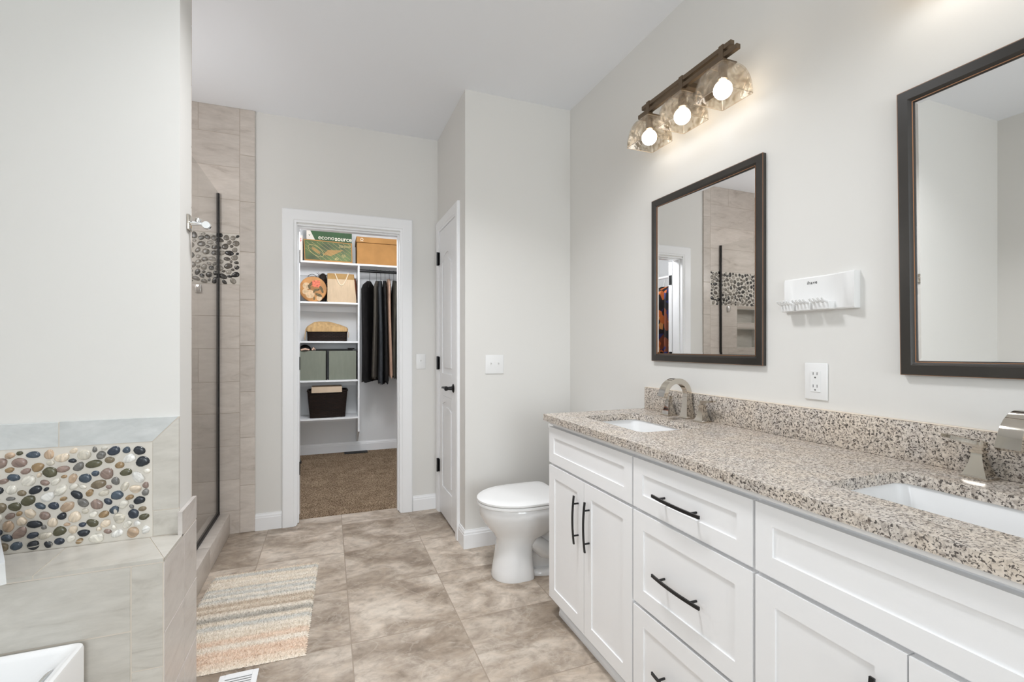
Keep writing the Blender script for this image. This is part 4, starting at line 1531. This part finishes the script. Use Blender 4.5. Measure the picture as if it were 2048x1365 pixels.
gridv = []
for j in range(ny + 1):
    row = []
    for i in range(nx + 1):
        x, y = -Lx / 2 + Lx * i / nx, -Ly / 2 + Ly * j / ny
        ex = 0.004 * math.sin(j * 0.55 * PI) if i in (0, nx) else 0
        z = rug_h(y, x) + rnd.uniform(-0.0022, 0.0022)
        row.append(m.bm.verts.new((x + rnd.uniform(-0.0012, 0.0012) + ex, y + rnd.uniform(-0.0012, 0.0012), max(0.001, z))))
    gridv.append(row)
for j in range(ny):
    for i in range(nx):
        m.bm.faces.new((gridv[j][i], gridv[j][i + 1], gridv[j + 1][i + 1], gridv[j + 1][i]))
bl = [m.bm.verts.new(p) for p in ((-Lx / 2, -Ly / 2, 0.0), (Lx / 2, -Ly / 2, 0.0), (Lx / 2, Ly / 2, 0.0), (-Lx / 2, Ly / 2, 0.0))]
m.bm.faces.new(bl[::-1])
# tufts: short fibres standing out of the pile
for _ in range(15000):
    x, y = rnd.uniform(-Lx / 2, Lx / 2), rnd.uniform(-Ly / 2, Ly / 2)
    z = rug_h(y, x)
    h, w_ = rnd.uniform(0.004, 0.010), 0.0014
    dx, dy = rnd.uniform(-0.006, 0.006), rnd.uniform(-0.006, 0.003)
    a = rnd.uniform(0, PI)
    c, s = math.cos(a) * w_, math.sin(a) * w_
    m.bm.faces.new([m.bm.verts.new(p) for p in ((x - c, y - s, z - 0.002), (x + c, y + s, z - 0.002), (x + dx, y + dy, z + h))])
o = m.build('pile', M['rug'], None, smooth=0)
o.parent = rug_root

t = thing('floor_vent', 'white slatted floor register in the tile at the bottom of the photo', 'vent', (-0.3035, 1.84, 0))
m = MB()
vx0, vx1, vy0, vy1 = -0.367, -0.240, 1.690, 1.990
m.box(vx0, vx0 + 0.02, vy0, vy1, 0.0003, 0.005, 0.0015, 1)
m.box(vx1 - 0.02, vx1, vy0, vy1, 0.0003, 0.005, 0.0015, 1)
m.box(vx0 + 0.02, vx1 - 0.02, vy0, vy0 + 0.022, 0.0003, 0.005)
m.box(vx0 + 0.02, vx1 - 0.02, vy1 - 0.022, vy1, 0.0003, 0.005)
m.build('vent_frame', M['trim'], t, smooth=0)
m = MB()
k = vy0 + 0.03
while k < vy1 - 0.026:
    m.box(vx0 + 0.02, vx1 - 0.02, k, k + 0.0065, 0.0008, 0.0042)
    k += 0.0135
m.build('slats', M['trim'], t, smooth=0)
MB().box(vx0 + 0.02, vx1 - 0.02, vy0 + 0.022, vy1 - 0.022, 0.0002, 0.0006).build('duct', M['slot'], t, smooth=0)

# ------------------------------------------------------------------ closet fittings
SF = 5.35          # front edge of shelves
SB = 5.688
shelf = thing('closet_shelf_unit', 'white built-in closet shelving with a divider and hanging rod side', 'shelves', (0.0, 5.52, 0))
m = MB()
m.box(-1.295, 1.445, SF, SB, 2.078, 2.098, 0.001, 1)
m.build('shelf', M['trim'], shelf, smooth=0)
for z in (1.675, 1.260, 0.848, 0.447):
    MB().box(-0.330, 0.2995, SF, SB, z - 0.019, z, 0.001, 1).build('shelf', M['trim'], shelf, smooth=0)
    MB().box(-0.330, 0.2995, SB - 0.018, SB, z - 0.085, z - 0.0195).build('cleat', M['trim'], shelf, smooth=0)
MB().box(-1.295, 1.445, SB - 0.018, SB, 1.985, 2.0775).build('cleat', M['trim'], shelf, smooth=0)
m = MB()
m.prism([(SF, 2.0775), (SF, 0.285), (SF + 0.02, 0.278), (SB - 0.05, 0.135), (SB, 0.118), (SB, 2.0775)], 'x', 0.300, 0.318)
m.build('divider', M['trim'], shelf, smooth=0)
m = MB()
m.prism([(SF, 2.0775), (SF, 0.285), (SB, 0.118), (SB, 2.0775)], 'x', -0.349, -0.331)
m.build('side_panel', M['trim'], shelf, smooth=0)
MB().tube([(0.318, 5.44, 2.036), (1.445, 5.44, 2.036)], 0.015, 14).build('hanging_rod', M['dark'], shelf)  # black colour carries the shade under the shelf
tag(MB().tube([(-0.86, 3.95, 2.02), (-0.86, 5.30, 2.02)], 0.015, 14).box(-1.299, -0.846, 3.93, 3.95, 1.99, 2.05).build('wall_rod', M['trim'], None, (-0.86, 4.6, 2.02)),
    'white clothes rod along the left closet wall, seen only in the mirror', 'rod')


# --- boxes on the top shelf
ZT = 2.0985


t = thing('storage_box', 'tall green and white office paper box standing behind the football box', 'box', (0.014, 5.60, ZT))
m = MB()
m.box(-0.216, 0.246, 5.52, 5.685, ZT + 0.0003, 2.478, 0.002, 1)
bx = m.build('carton', M['greenbox'], t, smooth=0)
m = MB()
m.prism([(-0.2155, 2.32), (-0.113, 2.32), (-0.190, 2.4775), (-0.2155, 2.4775)], 'y', 5.5185, 5.5197)
m.build('white_corner', M['paperwhite'], t, smooth=0)['label'] = 'cream triangle printed at the left corner'
m = MB()
m.prism([(-0.196, 2.412), (-0.186, 2.404), (-0.176, 2.412), (-0.186, 2.392)], 'y', 5.5172, 5.5184)
m.build('leaf_mark', M['greenbox'], t, smooth=0)
e1_ = text('lettering', 'econo', M['inkcream'], bx, (-0.100, 5.5192, 2.366), 0.066, '-y', 0.0006)
wx = max(v.co.x for v in e1_.data.vertices)
text('lettering', 'source', M['inkcream'], bx, (-0.100 + wx + 0.006, 5.5192, 2.362), 0.066, '-y', 0.0006, off=0.0009, sx=0.97)

t = thing('storage_box', 'worn green carton printed with a football and yard lines on the top shelf', 'box', (0.0, 5.44, ZT))
m = MB()
m.loft([[(-0.228, 5.375, ZT + 0.0003), (0.246, 5.375, ZT + 0.0003), (0.246, 5.515, ZT + 0.0003), (-0.228, 5.515, ZT + 0.0003)],
        [(-0.238, 5.380, 2.330), (0.242, 5.380, 2.316), (0.242, 5.515, 2.316), (-0.238, 5.515, 2.330)]])
bx = m.build('carton', M['card'], t, smooth=0)
m = MB()
m.loft([[(-0.220, 5.3742, ZT + 0.020), (0.236, 5.3742, ZT + 0.018), (0.236, 5.3752, ZT + 0.018), (-0.220, 5.3752, ZT + 0.020)],
        [(-0.228, 5.3786, 2.320), (0.232, 5.3786, 2.306), (0.232, 5.3796, 2.306), (-0.228, 5.3796, 2.320)]])
m.build('printed_face', M['fieldgreen'], t, smooth=0)
m = MB()
for k in range(12):      # yard lines
    xs_, zs_ = -0.33 + k * 0.052, 2.312
    a = [(xs_, zs_), (xs_ + 0.26, zs_ - 0.19)]
    P0, P1 = Vector(a[0]), Vector(a[1])
    # clip to the printed face
    def clip(P, Q):
        pts = []
        for s in range(0, 41):
            q = P.lerp(Q, s / 40)
            if -0.220 < q.x < 0.231 and ZT + 0.022 < q.y < 2.305:
                pts.append(q)
        return pts
    pp = clip(P0, P1)
    if len(pp) > 2:
        def fy(z):
            return 5.3742 + (z - ZT) / 0.22 * 0.0046 - 0.0008
        m.strip([(q.x, fy(q.y), q.y) for q in (pp[0], pp[-1])], 0.0028, 0.0008, (0, 1, 0)) if False else m.tube([(pp[0].x, fy(pp[0].y), pp[0].y), (pp[-1].x, fy(pp[-1].y), pp[-1].y)], 0.0013, 4)
m.build('yard_lines', M['inkgold'], t, smooth=0)
m = MB()
pts = []
for k in range(29):
    a = 2 * PI * k / 28
    x, z = 0.088 * math.cos(a), 0.043 * math.sin(a)
    ca, sa = math.cos(-0.62), math.sin(-0.62)
    xx, zz = -0.118 + x * ca - z * sa, 2.212 + x * sa + z * ca
    pts.append((xx, 5.3742 + (zz - ZT) / 0.22 * 0.0046 - 0.001, zz))
m.tube(pts, 0.0022, 5, cap=False)
m.build('football_outline', M['inkgold'], t)
m = MB()
poly = [(-0.118 + 0.052 * math.cos(2 * PI * k / 20) * math.cos(-0.62) - 0.013 * math.sin(2 * PI * k / 20) * math.sin(-0.62),
         2.214 + 0.052 * math.cos(2 * PI * k / 20) * math.sin(-0.62) + 0.013 * math.sin(2 * PI * k / 20) * math.cos(-0.62)) for k in range(20)]
m.prism(poly, 'y', 5.3748, 5.3764)
m.build('football_lace_panel', M['kraft'], t, smooth=0)
m = MB()
m.prism([(-0.05, 2.175), (0.03, 2.165), (0.12, 2.215), (0.155, 2.235), (0.10, 2.232), (0.0, 2.228)], 'y', 5.3750, 5.3768)
m.build('tan_patch', M['kraft'], t, smooth=0)
text('lettering', '50', M['inkgold'], bx, (0.142, 5.3735, 2.150), 0.042, '-y', 0.0006, rotz=0.35)
text('lettering', '40', M['inkgold'], bx, (0.070, 5.3728, 2.117), 0.042, '-y', 0.0006, rotz=0.35)
text('lettering', '3SHAW', M['inkgold'], bx, (0.108, 5.3772, 2.262), 0.036, '-y', 0.0006)

t = thing('shoe_box', 'long brown lidded cardboard box at the right of the top shelf', 'box', (0.56, 5.53, ZT))
m = MB()
m.box(0.293, 0.84, 5.386, 5.68, ZT + 0.0003, 2.335, 0.002, 1)
bx = m.build('carton', M['card'], t, smooth=0)
m = MB()
m.box(0.287, 0.846, 5.378, 5.684, 2.338, 2.398, 0.002, 1)
ld = m.build('lid', M['card'], t, smooth=0)
text('printed_mark', '\u03a9', M['inkcream'], ld, (0.326, 5.3772, 2.350), 0.045, '-y', 0.0005)

t = thing('storage_box', 'white box edge with a red letter at the left end of the top shelf', 'box', (-0.30, 5.48, ZT))
m = MB()
m.box(-0.345, -0.2475, 5.40, 5.60, ZT + 0.0003, 2.368, 0.001, 1)
bx = m.build('carton', M['paperwhite'], t, smooth=0)
text('lettering', 'S', M['inkred'], bx, (-0.2795, 5.3992, 2.305), 0.045, '-y', 0.0005, off=0.001)

# --- round floral case, tote, bags behind it
Z2 = 1.6753
t = thing('round_case', 'round floral cloth case with a thin loop handle on the upper shelf', 'case', (-0.146, 5.45, Z2))
rc = (-0.146, 5.45, Z2 + 0.1345)
m = MB()
m.lathe([(0.0, -0.055), (0.122, -0.055), (0.131, -0.050), (0.134, -0.042), (0.134, 0.042), (0.131, 0.050), (0.122, 0.055), (0.0, 0.055)], rc, 'y', 40)
m.build('case_body', M['hatbox'], t, smooth=0.6)
m = MB()
for a, rr_, cx, cz in ((0, 0.036, 0.030, 0.055), (1.2, 0.024, 0.045, 0.043), (2.4, 0.024, 0.012, 0.068), (3.6, 0.022, 0.048, 0.072), (4.6, 0.022, 0.015, 0.040)):
    m.prism([(rc[0] + cx + rr_ * (1 + 0.18 * math.sin(5 * q * PI / 9 + a)) * math.cos(2 * PI * q / 18), rc[2] + cz + rr_ * (1 + 0.18 * math.sin(5 * q * PI / 9 + a)) * math.sin(2 * PI * q / 18)) for q in range(18)], 'y', 5.3918 - 0.0003 * a, 5.3949)
m.build('flower_print', M['coral'], t, smooth=0)
m = MB()
for q_, (cx, cz, L, an) in enumerate(((-0.028, 0.045, 0.028, 0.9), (-0.038, 0.018, 0.026, 2.0), (0.075, 0.012, 0.034, -0.9), (0.035, -0.008, 0.030, 0.2), (0.055, -0.062, 0.036, -0.4), (0.088, -0.015, 0.028, -1.2), (0.012, -0.022, 0.022, 1.1), (-0.01, 0.06, 0.02, 2.2), (0.01, -0.10, 0.02, 1.5))):
    pts = []
    for q in range(12):
        u = math.cos(2 * PI * q / 12) * L
        v = math.sin(2 * PI * q / 12) * L * 0.42
        pts.append((rc[0] + cx + u * math.cos(an) - v * math.sin(an), rc[2] + cz + u * math.sin(an) + v * math.cos(an)))
    m.prism(pts, 'y', 5.3936 - 0.00012 * q_, 5.3949)
m.build('leaf_print', M['leafprint'], t, smooth=0)
m = MB()
for q_, (cx, cz, L) in enumerate(((-0.065, 0.03, 0.036), (-0.03, -0.055, 0.045), (-0.075, -0.03, 0.03), (0.06, -0.095, 0.028))):
    m.prism([(rc[0] + cx + L * math.cos(2 * PI * q / 14), rc[2] + cz + L * math.sin(2 * PI * q / 14)) for q in range(14)], 'y', 5.3947 - 0.00015 * q_, 5.3949)
m.build('pale_print', M['brownprint'], t, smooth=0)
m = MB()
m.tube([(rc[0] - 0.01 + 0.042 * math.cos(PI * k / 14), 5.45, rc[2] + 0.128 + 0.034 * math.sin(PI * k / 14)) for k in range(15)], 0.0028, 6)
m.build('loop_handle', M['wire'], t)

t = thing('tote_bag', 'cream canvas tote bag with rope handles on the upper shelf', 'bag', (0.13, 5.44, Z2))
m = MB()
rings = []
for z, x0, x1, y0, y1 in ((Z2 + 0.0003, -0.004, 0.285, 5.385, 5.53), (Z2 + 0.02, -0.010, 0.288, 5.378, 5.53), (Z2 + 0.15, -0.006, 0.276, 5.385, 5.51), (1.925, -0.008, 0.268, 5.395, 5.495)):
    rings.append([(x, y, z) for x, y in rrect(x0, x1, y0, y1, 0.008, 2)])
m.loft(rings, cap1=False)
tb = m.build('bag_body', M['cream'], t, smooth=0.7)
m = MB()
rings = []
for z, x0, x1, y0, y1 in ((1.915, -0.0085, 0.2685, 5.3945, 5.4955), (1.985, -0.006, 0.264, 5.402, 5.488), (1.987, -0.003, 0.261, 5.405, 5.485), (1.93, -0.003, 0.261, 5.405, 5.485)):
    rings.append([(x, y, z) for x, y in rrect(x0, x1, y0, y1, 0.008, 2)])
m.loft(rings, cap0=False, cap1=True)
m.build('bag_band', M['kraft'], t, smooth=0.5)
m = MB()
m.tube([(0.068 + 0.0 * k, 5.397 - 0.001 * k, 1.985) if k == 0 else (0.072 + 0.135 * k / 12, 5.392 - 0.006 * math.sin(PI * k / 12), 1.995 - 0.135 * math.sin(PI * (k / 12) ** 0.9)) for k in range(13)], 0.0055, 8)
m.build('rope_handle', M['rope'], t)
tag(MB().loft([[(x, y, z) for x, y in rrect(a, b, 5.545, 5.67, 0.02, 3)] for z, a, b in ((Z2 + 0.0003, 0.0, 0.297), (Z2 + 0.2, 0.0, 0.297), (1.955, 0.02, 0.290), (1.965, 0.04, 0.27))]).build('handbag', M['redbrown'], None, (0.15, 5.6, Z2), smooth=0.7),
    'rust brown bag mostly hidden behind the cream tote', 'bag')
m = MB()
rnd = random.Random(8)
m.loft([[(-0.052 + 0.042 * s * math.cos(2 * PI * k / 16) * (1 + rnd.uniform(-.2, .2)), 5.58 + 0.04 * s * math.sin(2 * PI * k / 16), z + rnd.uniform(-.008, .008)) for k in range(16)] for z, s in ((Z2 + 0.012, 0.8), (1.75, 1.0), (1.88, 1.0), (1.95, 0.95), (1.985, 0.7), (2.0, 0.3))])
for _ in range(160):
    a = rnd.uniform(0, 2 * PI)
    z = rnd.uniform(1.80, 1.99)
    p = Vector((-0.052 + 0.038 * math.cos(a), 5.58 + 0.035 * math.sin(a), z))
    d = Vector((math.cos(a), math.sin(a), rnd.uniform(0, 1))) * rnd.uniform(0.012, 0.03)
    m.tube([p, p + d], [0.003, 0.0008], 4)
tag(m.build('fur_hat', M['fur'], None, (-0.052, 5.58, Z2), smooth=0), 'dark bristly furry item peeking out between case and tote', 'hat')

# --- lined wicker basket
Z3 = 1.2603


def wicker_basket(name, label, x0, x1, y0, y1, z0, z1, taper, cat='basket'):
    t = thing(name, label, cat, ((x0 + x1) / 2, (y0 + y1) / 2, z0))
    m = MB()
    n = 9
    outer, inner = [], []
    for k in range(n):
        f = k / (n - 1)
        d = taper * (1 - f)
        outer.append([(x, y, z0 + 0.0003 + (z1 - z0) * f) for x, y in rrect(x0 + d, x1 - d, y0 + d * 0.6, y1 - d * 0.6, 0.02, 3)])
        inner.append([(x, y, z0 + 0.008 + (z1 - z0 - 0.008) * f) for x, y in rrect(x0 + d + 0.008, x1 - d - 0.008, y0 + d * 0.6 + 0.008, y1 - d * 0.6 - 0.008, 0.014, 3)])
    m.loft(outer + inner[::-1])
    m.build('basket_body', M['wicker'], t, smooth=0.6)
    m = MB()
    ring = [(x, y, z1) for x, y in rrect(x0 + 0.002, x1 - 0.002, y0 + 0.002, y1 - 0.002, 0.022, 4)]
    m.tube(ring + [ring[0]], 0.0085, 8, cap=False)
    m.build('rim', M['wicker'], t)
    return t


t = wicker_basket('wicker_basket', 'low dark wicker basket with a tan cloth liner on the middle shelf', -0.207, 0.196, 5.375, 5.62, Z3, 1.385, 0.006)
m = MB()
rnd = random.Random(4)
lo, hi = [], []
for x, y in rrect(-0.214, 0.200, 5.366, 5.628, 0.03, 6):
    lo.append((x, y, 1.362 + rnd.uniform(-0.006, 0.004)))
    hi.append((x, y, 1.398))
top_ = [(x * 0.94, 5.497 + (y - 5.497) * 0.94, 1.425 + 0.018 * math.sin(17 * x + 1) + rnd.uniform(-0.004, 0.004)) for x, y in rrect(-0.214, 0.200, 5.366, 5.628, 0.03, 6)]
mid_ = [(-0.01 + (x + 0.01) * 0.62, 5.497 + (y - 5.497) * 0.62, 1.452 + 0.012 * math.sin(23 * x)) for x, y in rrect(-0.214, 0.200, 5.366, 5.628, 0.03, 6)]
in_ = [(-0.05 + (x + 0.05) * 0.25, 5.497 + (y - 5.497) * 0.3, 1.472) for x, y in rrect(-0.214, 0.200, 5.366, 5.628, 0.03, 6)]
m.loft([lo, hi, top_, mid_, in_], cap0=False)
m.tube([(-0.216, 5.366, 1.39), (-0.222, 5.364, 1.33), (-0.224, 5.364, 1.275)], 0.004, 6)
m.tube([(0.204, 5.366, 1.36), (0.207, 5.362, 1.33), (0.203, 5.36, 1.30)], 0.003, 6)
m.build('cloth_liner', M['linen'], t, smooth=1.0)

# --- sage fabric bins and what lies on them
Z4 = 0.8483
for k, (x0, x1) in enumerate(((-0.284, -0.022), (0.010, 0.283))):
    t = thing('fabric_bin', ('left sage green fabric bin on the lower shelf, below the black cap', 'right sage green fabric bin on the lower shelf, next to the divider')[k], 'bin', ((x0 + x1) / 2, 5.51, Z4), 'sage green fabric bins')
    m = MB()
    m.box(x0, x1, 5.372, 5.376, Z4 + 0.0003, 1.158)
    m.box(x0, x1, 5.65, 5.654, Z4 + 0.0003, 1.158)
    m.box(x0, x0 + 0.004, 5.376, 5.65, Z4 + 0.0003, 1.158)
    m.box(x1 - 0.004, x1, 5.376, 5.65, Z4 + 0.0003, 1.158)
    m.box(x0 + 0.004, x1 - 0.004, 5.376, 5.65, Z4 + 0.0003, Z4 + 0.004)
    m.build('bin_body', M['sage'], t, smooth=0)
    m = MB()
    m.box(x1 + 0.0002, x1 + 0.012, 5.380, 5.64, Z4 + 0.0003, 1.155)
    m.build('side_panel', M['blackcloth'], t, smooth=0)  # black slab painted in as the dark gap beside the bin
    # contents
    c = MB()
    rings = []
    for z, s in ((1.02, 0.97), (1.13, 0.97), (1.150, 0.9), (1.156, 0.5)):
        rings.append([((x0 + x1) / 2 + (x - (x0 + x1) / 2) * s, 5.513 + (y - 5.513) * s, z) for x, y in rrect(x0 + 0.006, x1 - 0.006, 5.378, 5.648, 0.02, 3)])
    c.loft(rings)
    tag(c.build('folded_clothes', M['rustcloth'] if k == 0 else M['blackcloth'], None, ((x0 + x1) / 2, 5.5, 1.02), smooth=0.8),
        ('folded rust cloth filling the left sage bin', 'folded black cloth filling the right sage bin')[k], 'clothing')
m = MB()
rings = []
for f in range(9):
    a = PI / 2 * f / 8
    r = 0.062 * math.cos(a) + 0.001
    rings.append([(-0.226 + r * math.cos(2 * PI * k / 20), 5.46 + r * 1.15 * math.sin(2 * PI * k / 20), 1.160 + 0.062 * math.sin(a)) for k in range(20)])
m.loft(rings)
m.loft([[(-0.226 + 0.055 * math.cos(PI + PI * k / 12) * s, 5.445 - 0.07 * abs(math.sin(PI * k / 12)) * s - 0.02, z) for k in range(13)] for s, z in ((1.0, 1.160), (1.0, 1.164))])
tag(m.build('cap', M['blackcloth'], None, (-0.226, 5.46, 1.16), smooth=0.8), 'black cap lying on the left sage bin', 'cap')
m = MB()
for (x0, y0, a, l) in ((-0.262, 5.362, 0.15, 0.08), (-0.155, 5.375, 1.1, 0.06)):
    m.tube([(x0, y0, 1.166), (x0 + l * 0.5 * math.cos(a), y0 + 0.01, 1.175 + 0.012 * math.sin(a)), (x0 + l * math.cos(a), y0 + 0.015, 1.168)], [0.009, 0.012, 0.008], 8)
tag(m.build('scarf', M['skincloth'], None, (-0.2, 5.38, 1.165), smooth=1.0), 'blush coloured cloth crumpled beside the black cap', 'scarf')
m = MB()
m.loft([[(x, y, z) for x, y in ((-0.12, 5.40), (0.25, 5.40), (0.25, 5.50), (-0.12, 5.50))] for z in (1.161, 1.172)])
m.loft([[(x, y, z) for x, y in ((0.20, 5.40), (0.268, 5.40), (0.268, 5.47), (0.20, 5.47))] for z in (1.173, 1.188)])
tag(m.build('folded_garment', M['blackcloth'], None, (0.07, 5.45, 1.161), smooth=0.3), 'flat black folded garment lying across both sage bins', 'clothing')

# --- tall wicker basket with a board on top
Z5 = 0.4473
t = wicker_basket('wicker_basket', 'tall dark wicker basket with a tan board on top, on the lowest shelf', -0.203, 0.196, 5.375, 5.63, Z5, 0.732, 0.024)
tag(MB().box(-0.161, 0.139, 5.358, 5.374, 0.716, 0.776, 0.001, 1).box(-0.161, 0.139, 5.374, 5.60, 0.742, 0.776, 0.001, 1).build('cardboard_piece', M['cardlight'], None, (0, 5.45, 0.72), smooth=0),
    'pale tan cardboard piece hooked over the rim of the tall basket', 'cardboard')

# --- things at carpet level
t = thing('sneaker', 'dark patterned sneaker toe beside the left door jamb on the carpet', 'shoe', (-0.30, 5.25, 0.007))
m = MB()
rings = []
for f, w_, h_ in ((0, 0.02, 0.035), (0.12, 0.040, 0.05), (0.3, 0.047, 0.075), (0.5, 0.046, 0.10), (0.75, 0.042, 0.12), (0.95, 0.036, 0.125), (1.0, 0.02, 0.11)):
    x = -0.262 - 0.27 * f
    rings.append([(x, 5.30 + w_ * math.cos(PI * k / 10), 0.028 + h_ * max(0, math.sin(PI * k / 10)) * 0.9) for k in range(11)])
m.loft(rings)
m.build('upper', M['shoe'], t, smooth=0.9)
m = MB()
m.loft([[(x, y, z) for x, y in rrect(-0.54, -0.253, 5.252, 5.348, 0.045, 5)] for z in (0.0068, 0.030)])
m.build('sole', M['rubber'], t)
m = MB()
m.box(0.17, 0.42, 5.555, 5.66, 0.0063, 0.012, 0.001, 1)
tag(m.build('floor_vent', M['rubber'], None, (0.295, 5.61, 0.0063), smooth=0), 'dark floor register in the carpet under the closet shelves', 'vent')


# --- hanging clothes
def garment_mesh(width, zt, zb, thick, seed, pl=5, sh=0.34, shoulder=0.10, flare=1.35):
    """hanging garment in local coords: hanger plane along Y, thickness along X, top at zt"""
    rnd = random.Random(seed)
    m = MB()
    n = 44
    ph = rnd.uniform(0, 6)
    ph2 = rnd.uniform(0, 6)
    rings = []
    N = 22
    drop = [rnd.uniform(-0.012, 0.012) for _ in range(n)]
    for k in range(N):
        f = k / (N - 1)
        z = zt + (zb - zt) * f
        g = min(1.0, (zt - z) / shoulder)
        hw = 0.05 + (width / 2 - 0.05) * (math.sin(g * PI / 2) ** 1.1)
        hw *= (1 + 0.06 * f)
        ht = (0.018 + (thick / 2 - 0.018) * min(1, g * 1.0)) * (1 + (flare - 1) * f * 0.6)
        if k == 0:
            hw *= 0.6
        amp = 0.12 + 0.34 * f
        ring = []
        for i in range(n):
            a = 2 * PI * i / n
            c, s = math.cos(a), math.sin(a)
            fold = 1 + amp * 0.55 * math.sin(pl * 2 * a + ph + 1.1 * f) + amp * 0.3 * math.sin(pl * 3 * a + ph2 - 0.8 * f)
            x = ht * math.copysign(abs(c) ** 0.75, c) * fold + 0.010 * math.sin(3 * f + ph)
            y = hw * math.copysign(abs(s) ** 0.8, s)
            dz = drop[i] * f + (0.015 * math.sin(pl * 2 * a + ph) if k == N - 1 else 0)
            ring.append((x, y, z + dz))
        rings.append(ring)
    m.loft(rings)
    return m


def hanger_mesh(zrod, zt, width):
    m = MB()
    r = 0.0195
    pts = [(0, r * math.cos(a) , zrod + r * math.sin(a)) for a in [math.radians(d) for d in (-20, 20, 60, 90, 130, 170)]]
    pts = [(0, 0.0, zt + 0.012), (0, 0.004, zt + 0.03), (0, 0.0195, zrod - 0.010)] + pts[1:]
    m.tube(pts, 0.0022, 6)
    m.tube([(0, -width / 2 + 0.02, zt - 0.085), (0, -0.03, zt - 0.01), (0, 0, zt + 0.013), (0, 0.03, zt - 0.01), (0, width / 2 - 0.02, zt - 0.085)], 0.0022, 6)
    return m


CL = {
    'black': mat_cloth('black_garment', (0.010, 0.009, 0.009), 0.62, 0.5),
    'black2': mat_cloth('black_sheer_garment', (0.014, 0.013, 0.013), 0.5, 0.5),
    'taupe': mat_cloth('taupe_garment', (0.075, 0.066, 0.055), 0.8, 0.2),
    'slate': mat_cloth('slate_garment', (0.040, 0.042, 0.046), 0.7, 0.25),
    'pink': mat_cloth('dusty_pink_garment', (0.38, 0.245, 0.18), 0.4, 0.2),
    'olive': mat_cloth('olive_grey_garment', (0.060, 0.054, 0.043), 0.8, 0.25),
    'char': mat_cloth('charcoal_garment', (0.022, 0.021, 0.020), 0.8, 0.3),
}
# x, rotation, top z, bottom z, thickness, width, colour, label
CLOTHES = [
    (0.428, -27, 1.925, 0.835, 0.070, 0.36, 'black', 'long black coat hanging next to the closet divider, shoulder turned outward'),
    (0.502, -12, 1.930, 0.865, 0.046, 0.40, 'taupe', 'taupe grey garment hanging right of the black coat by the divider'),
    (0.548, -8, 1.930, 0.805, 0.046, 0.42, 'slate', 'slate grey garment with the lowest hem, between taupe and black ones'),
    (0.595, -5, 1.935, 0.815, 0.046, 0.40, 'black2', 'black garment hanging just left of the dusty pink one'),
    (0.641, -3, 1.955, 0.875, 0.042, 0.40, 'pink', 'dusty pink satin garment on the closet rod'),
    (0.688, -2, 1.940, 0.870, 0.044, 0.41, 'olive', 'olive grey garment hanging just right of the dusty pink one'),
    (0.735, 0, 1.935, 0.845, 0.044, 0.40, 'char', 'charcoal garment at the right edge of the closet doorway'),
    (0.790, 0, 1.930, 0.860, 0.036, 0.40, 'taupe', 'taupe garment mostly hidden behind the right closet jamb'),
]
for i, (x, rz, zt, zb, th, wd, c, lab) in enumerate(CLOTHES):
    g = garment_mesh(wd, zt, zb, th, 20 + i, pl=3 + i % 3)
    o = g.build('hanging_garment', CL[c], None, None, smooth=1.2)
    o.location = (x, 5.44 if abs(rz) < 10 else 5.45, 0)
    o.rotation_euler = (0, 0, math.radians(rz))
    tag(o, lab, 'clothing', 'clothes on the closet rod')
    h = hanger_mesh(2.036, zt, wd).build('clothes_hanger', M['wire'], None)
    h.location = (x, 5.44, 0)
    h.rotation_euler = (0, 0, math.radians(rz * 0.3))
    tag(h, 'thin wire hanger holding the ' + {0: 'black coat by the divider', 1: 'taupe garment beside the coat', 2: 'slate grey garment', 3: 'black garment left of the pink one', 4: 'dusty pink garment',
                                             5: 'olive grey garment', 6: 'charcoal garment by the jamb', 7: 'taupe garment behind the jamb'}[i], 'hanger', 'hangers on the closet rod')
# clothes on the left closet wall (seen in the mirror)
LEFT = [(4.15, CL['black'], 'black garment nearest the doorway on the left closet wall, seen in the mirror'),
        (4.27, M['floral'], 'orange patterned garment on the left closet wall, seen in the mirror'),
        (4.40, M['floral'], 'second orange patterned garment on the left closet wall, behind the first'),
        (4.53, CL['char'], 'charcoal garment after the two orange ones on the left closet wall'),
        (4.66, M['floral'], 'orange patterned garment between charcoal and black on the left closet wall'),
        (4.80, CL['black2'], 'farthest black garment on the left closet wall')]
for i, (y, mt, lab) in enumerate(LEFT):
    g = garment_mesh(0.42, 1.91, 0.95 + 0.04 * (i % 3), 0.06, 60 + i, pl=4)
    o = g.build('hanging_garment', mt, None, None, smooth=1.2)
    o.location = (-0.86, y, 0)
    o.rotation_euler = (0, 0, PI / 2)
    tag(o, lab, 'clothing', 'clothes on the left closet wall')
    h = hanger_mesh(2.02, 1.91, 0.42).build('clothes_hanger', M['plast'], None)
    h.location = (-0.86, y, 0)
    h.rotation_euler = (0, 0, PI / 2)
    tag(h, 'white hanger of the ' + lab.split(',')[0], 'hanger', 'hangers on the left closet wall')
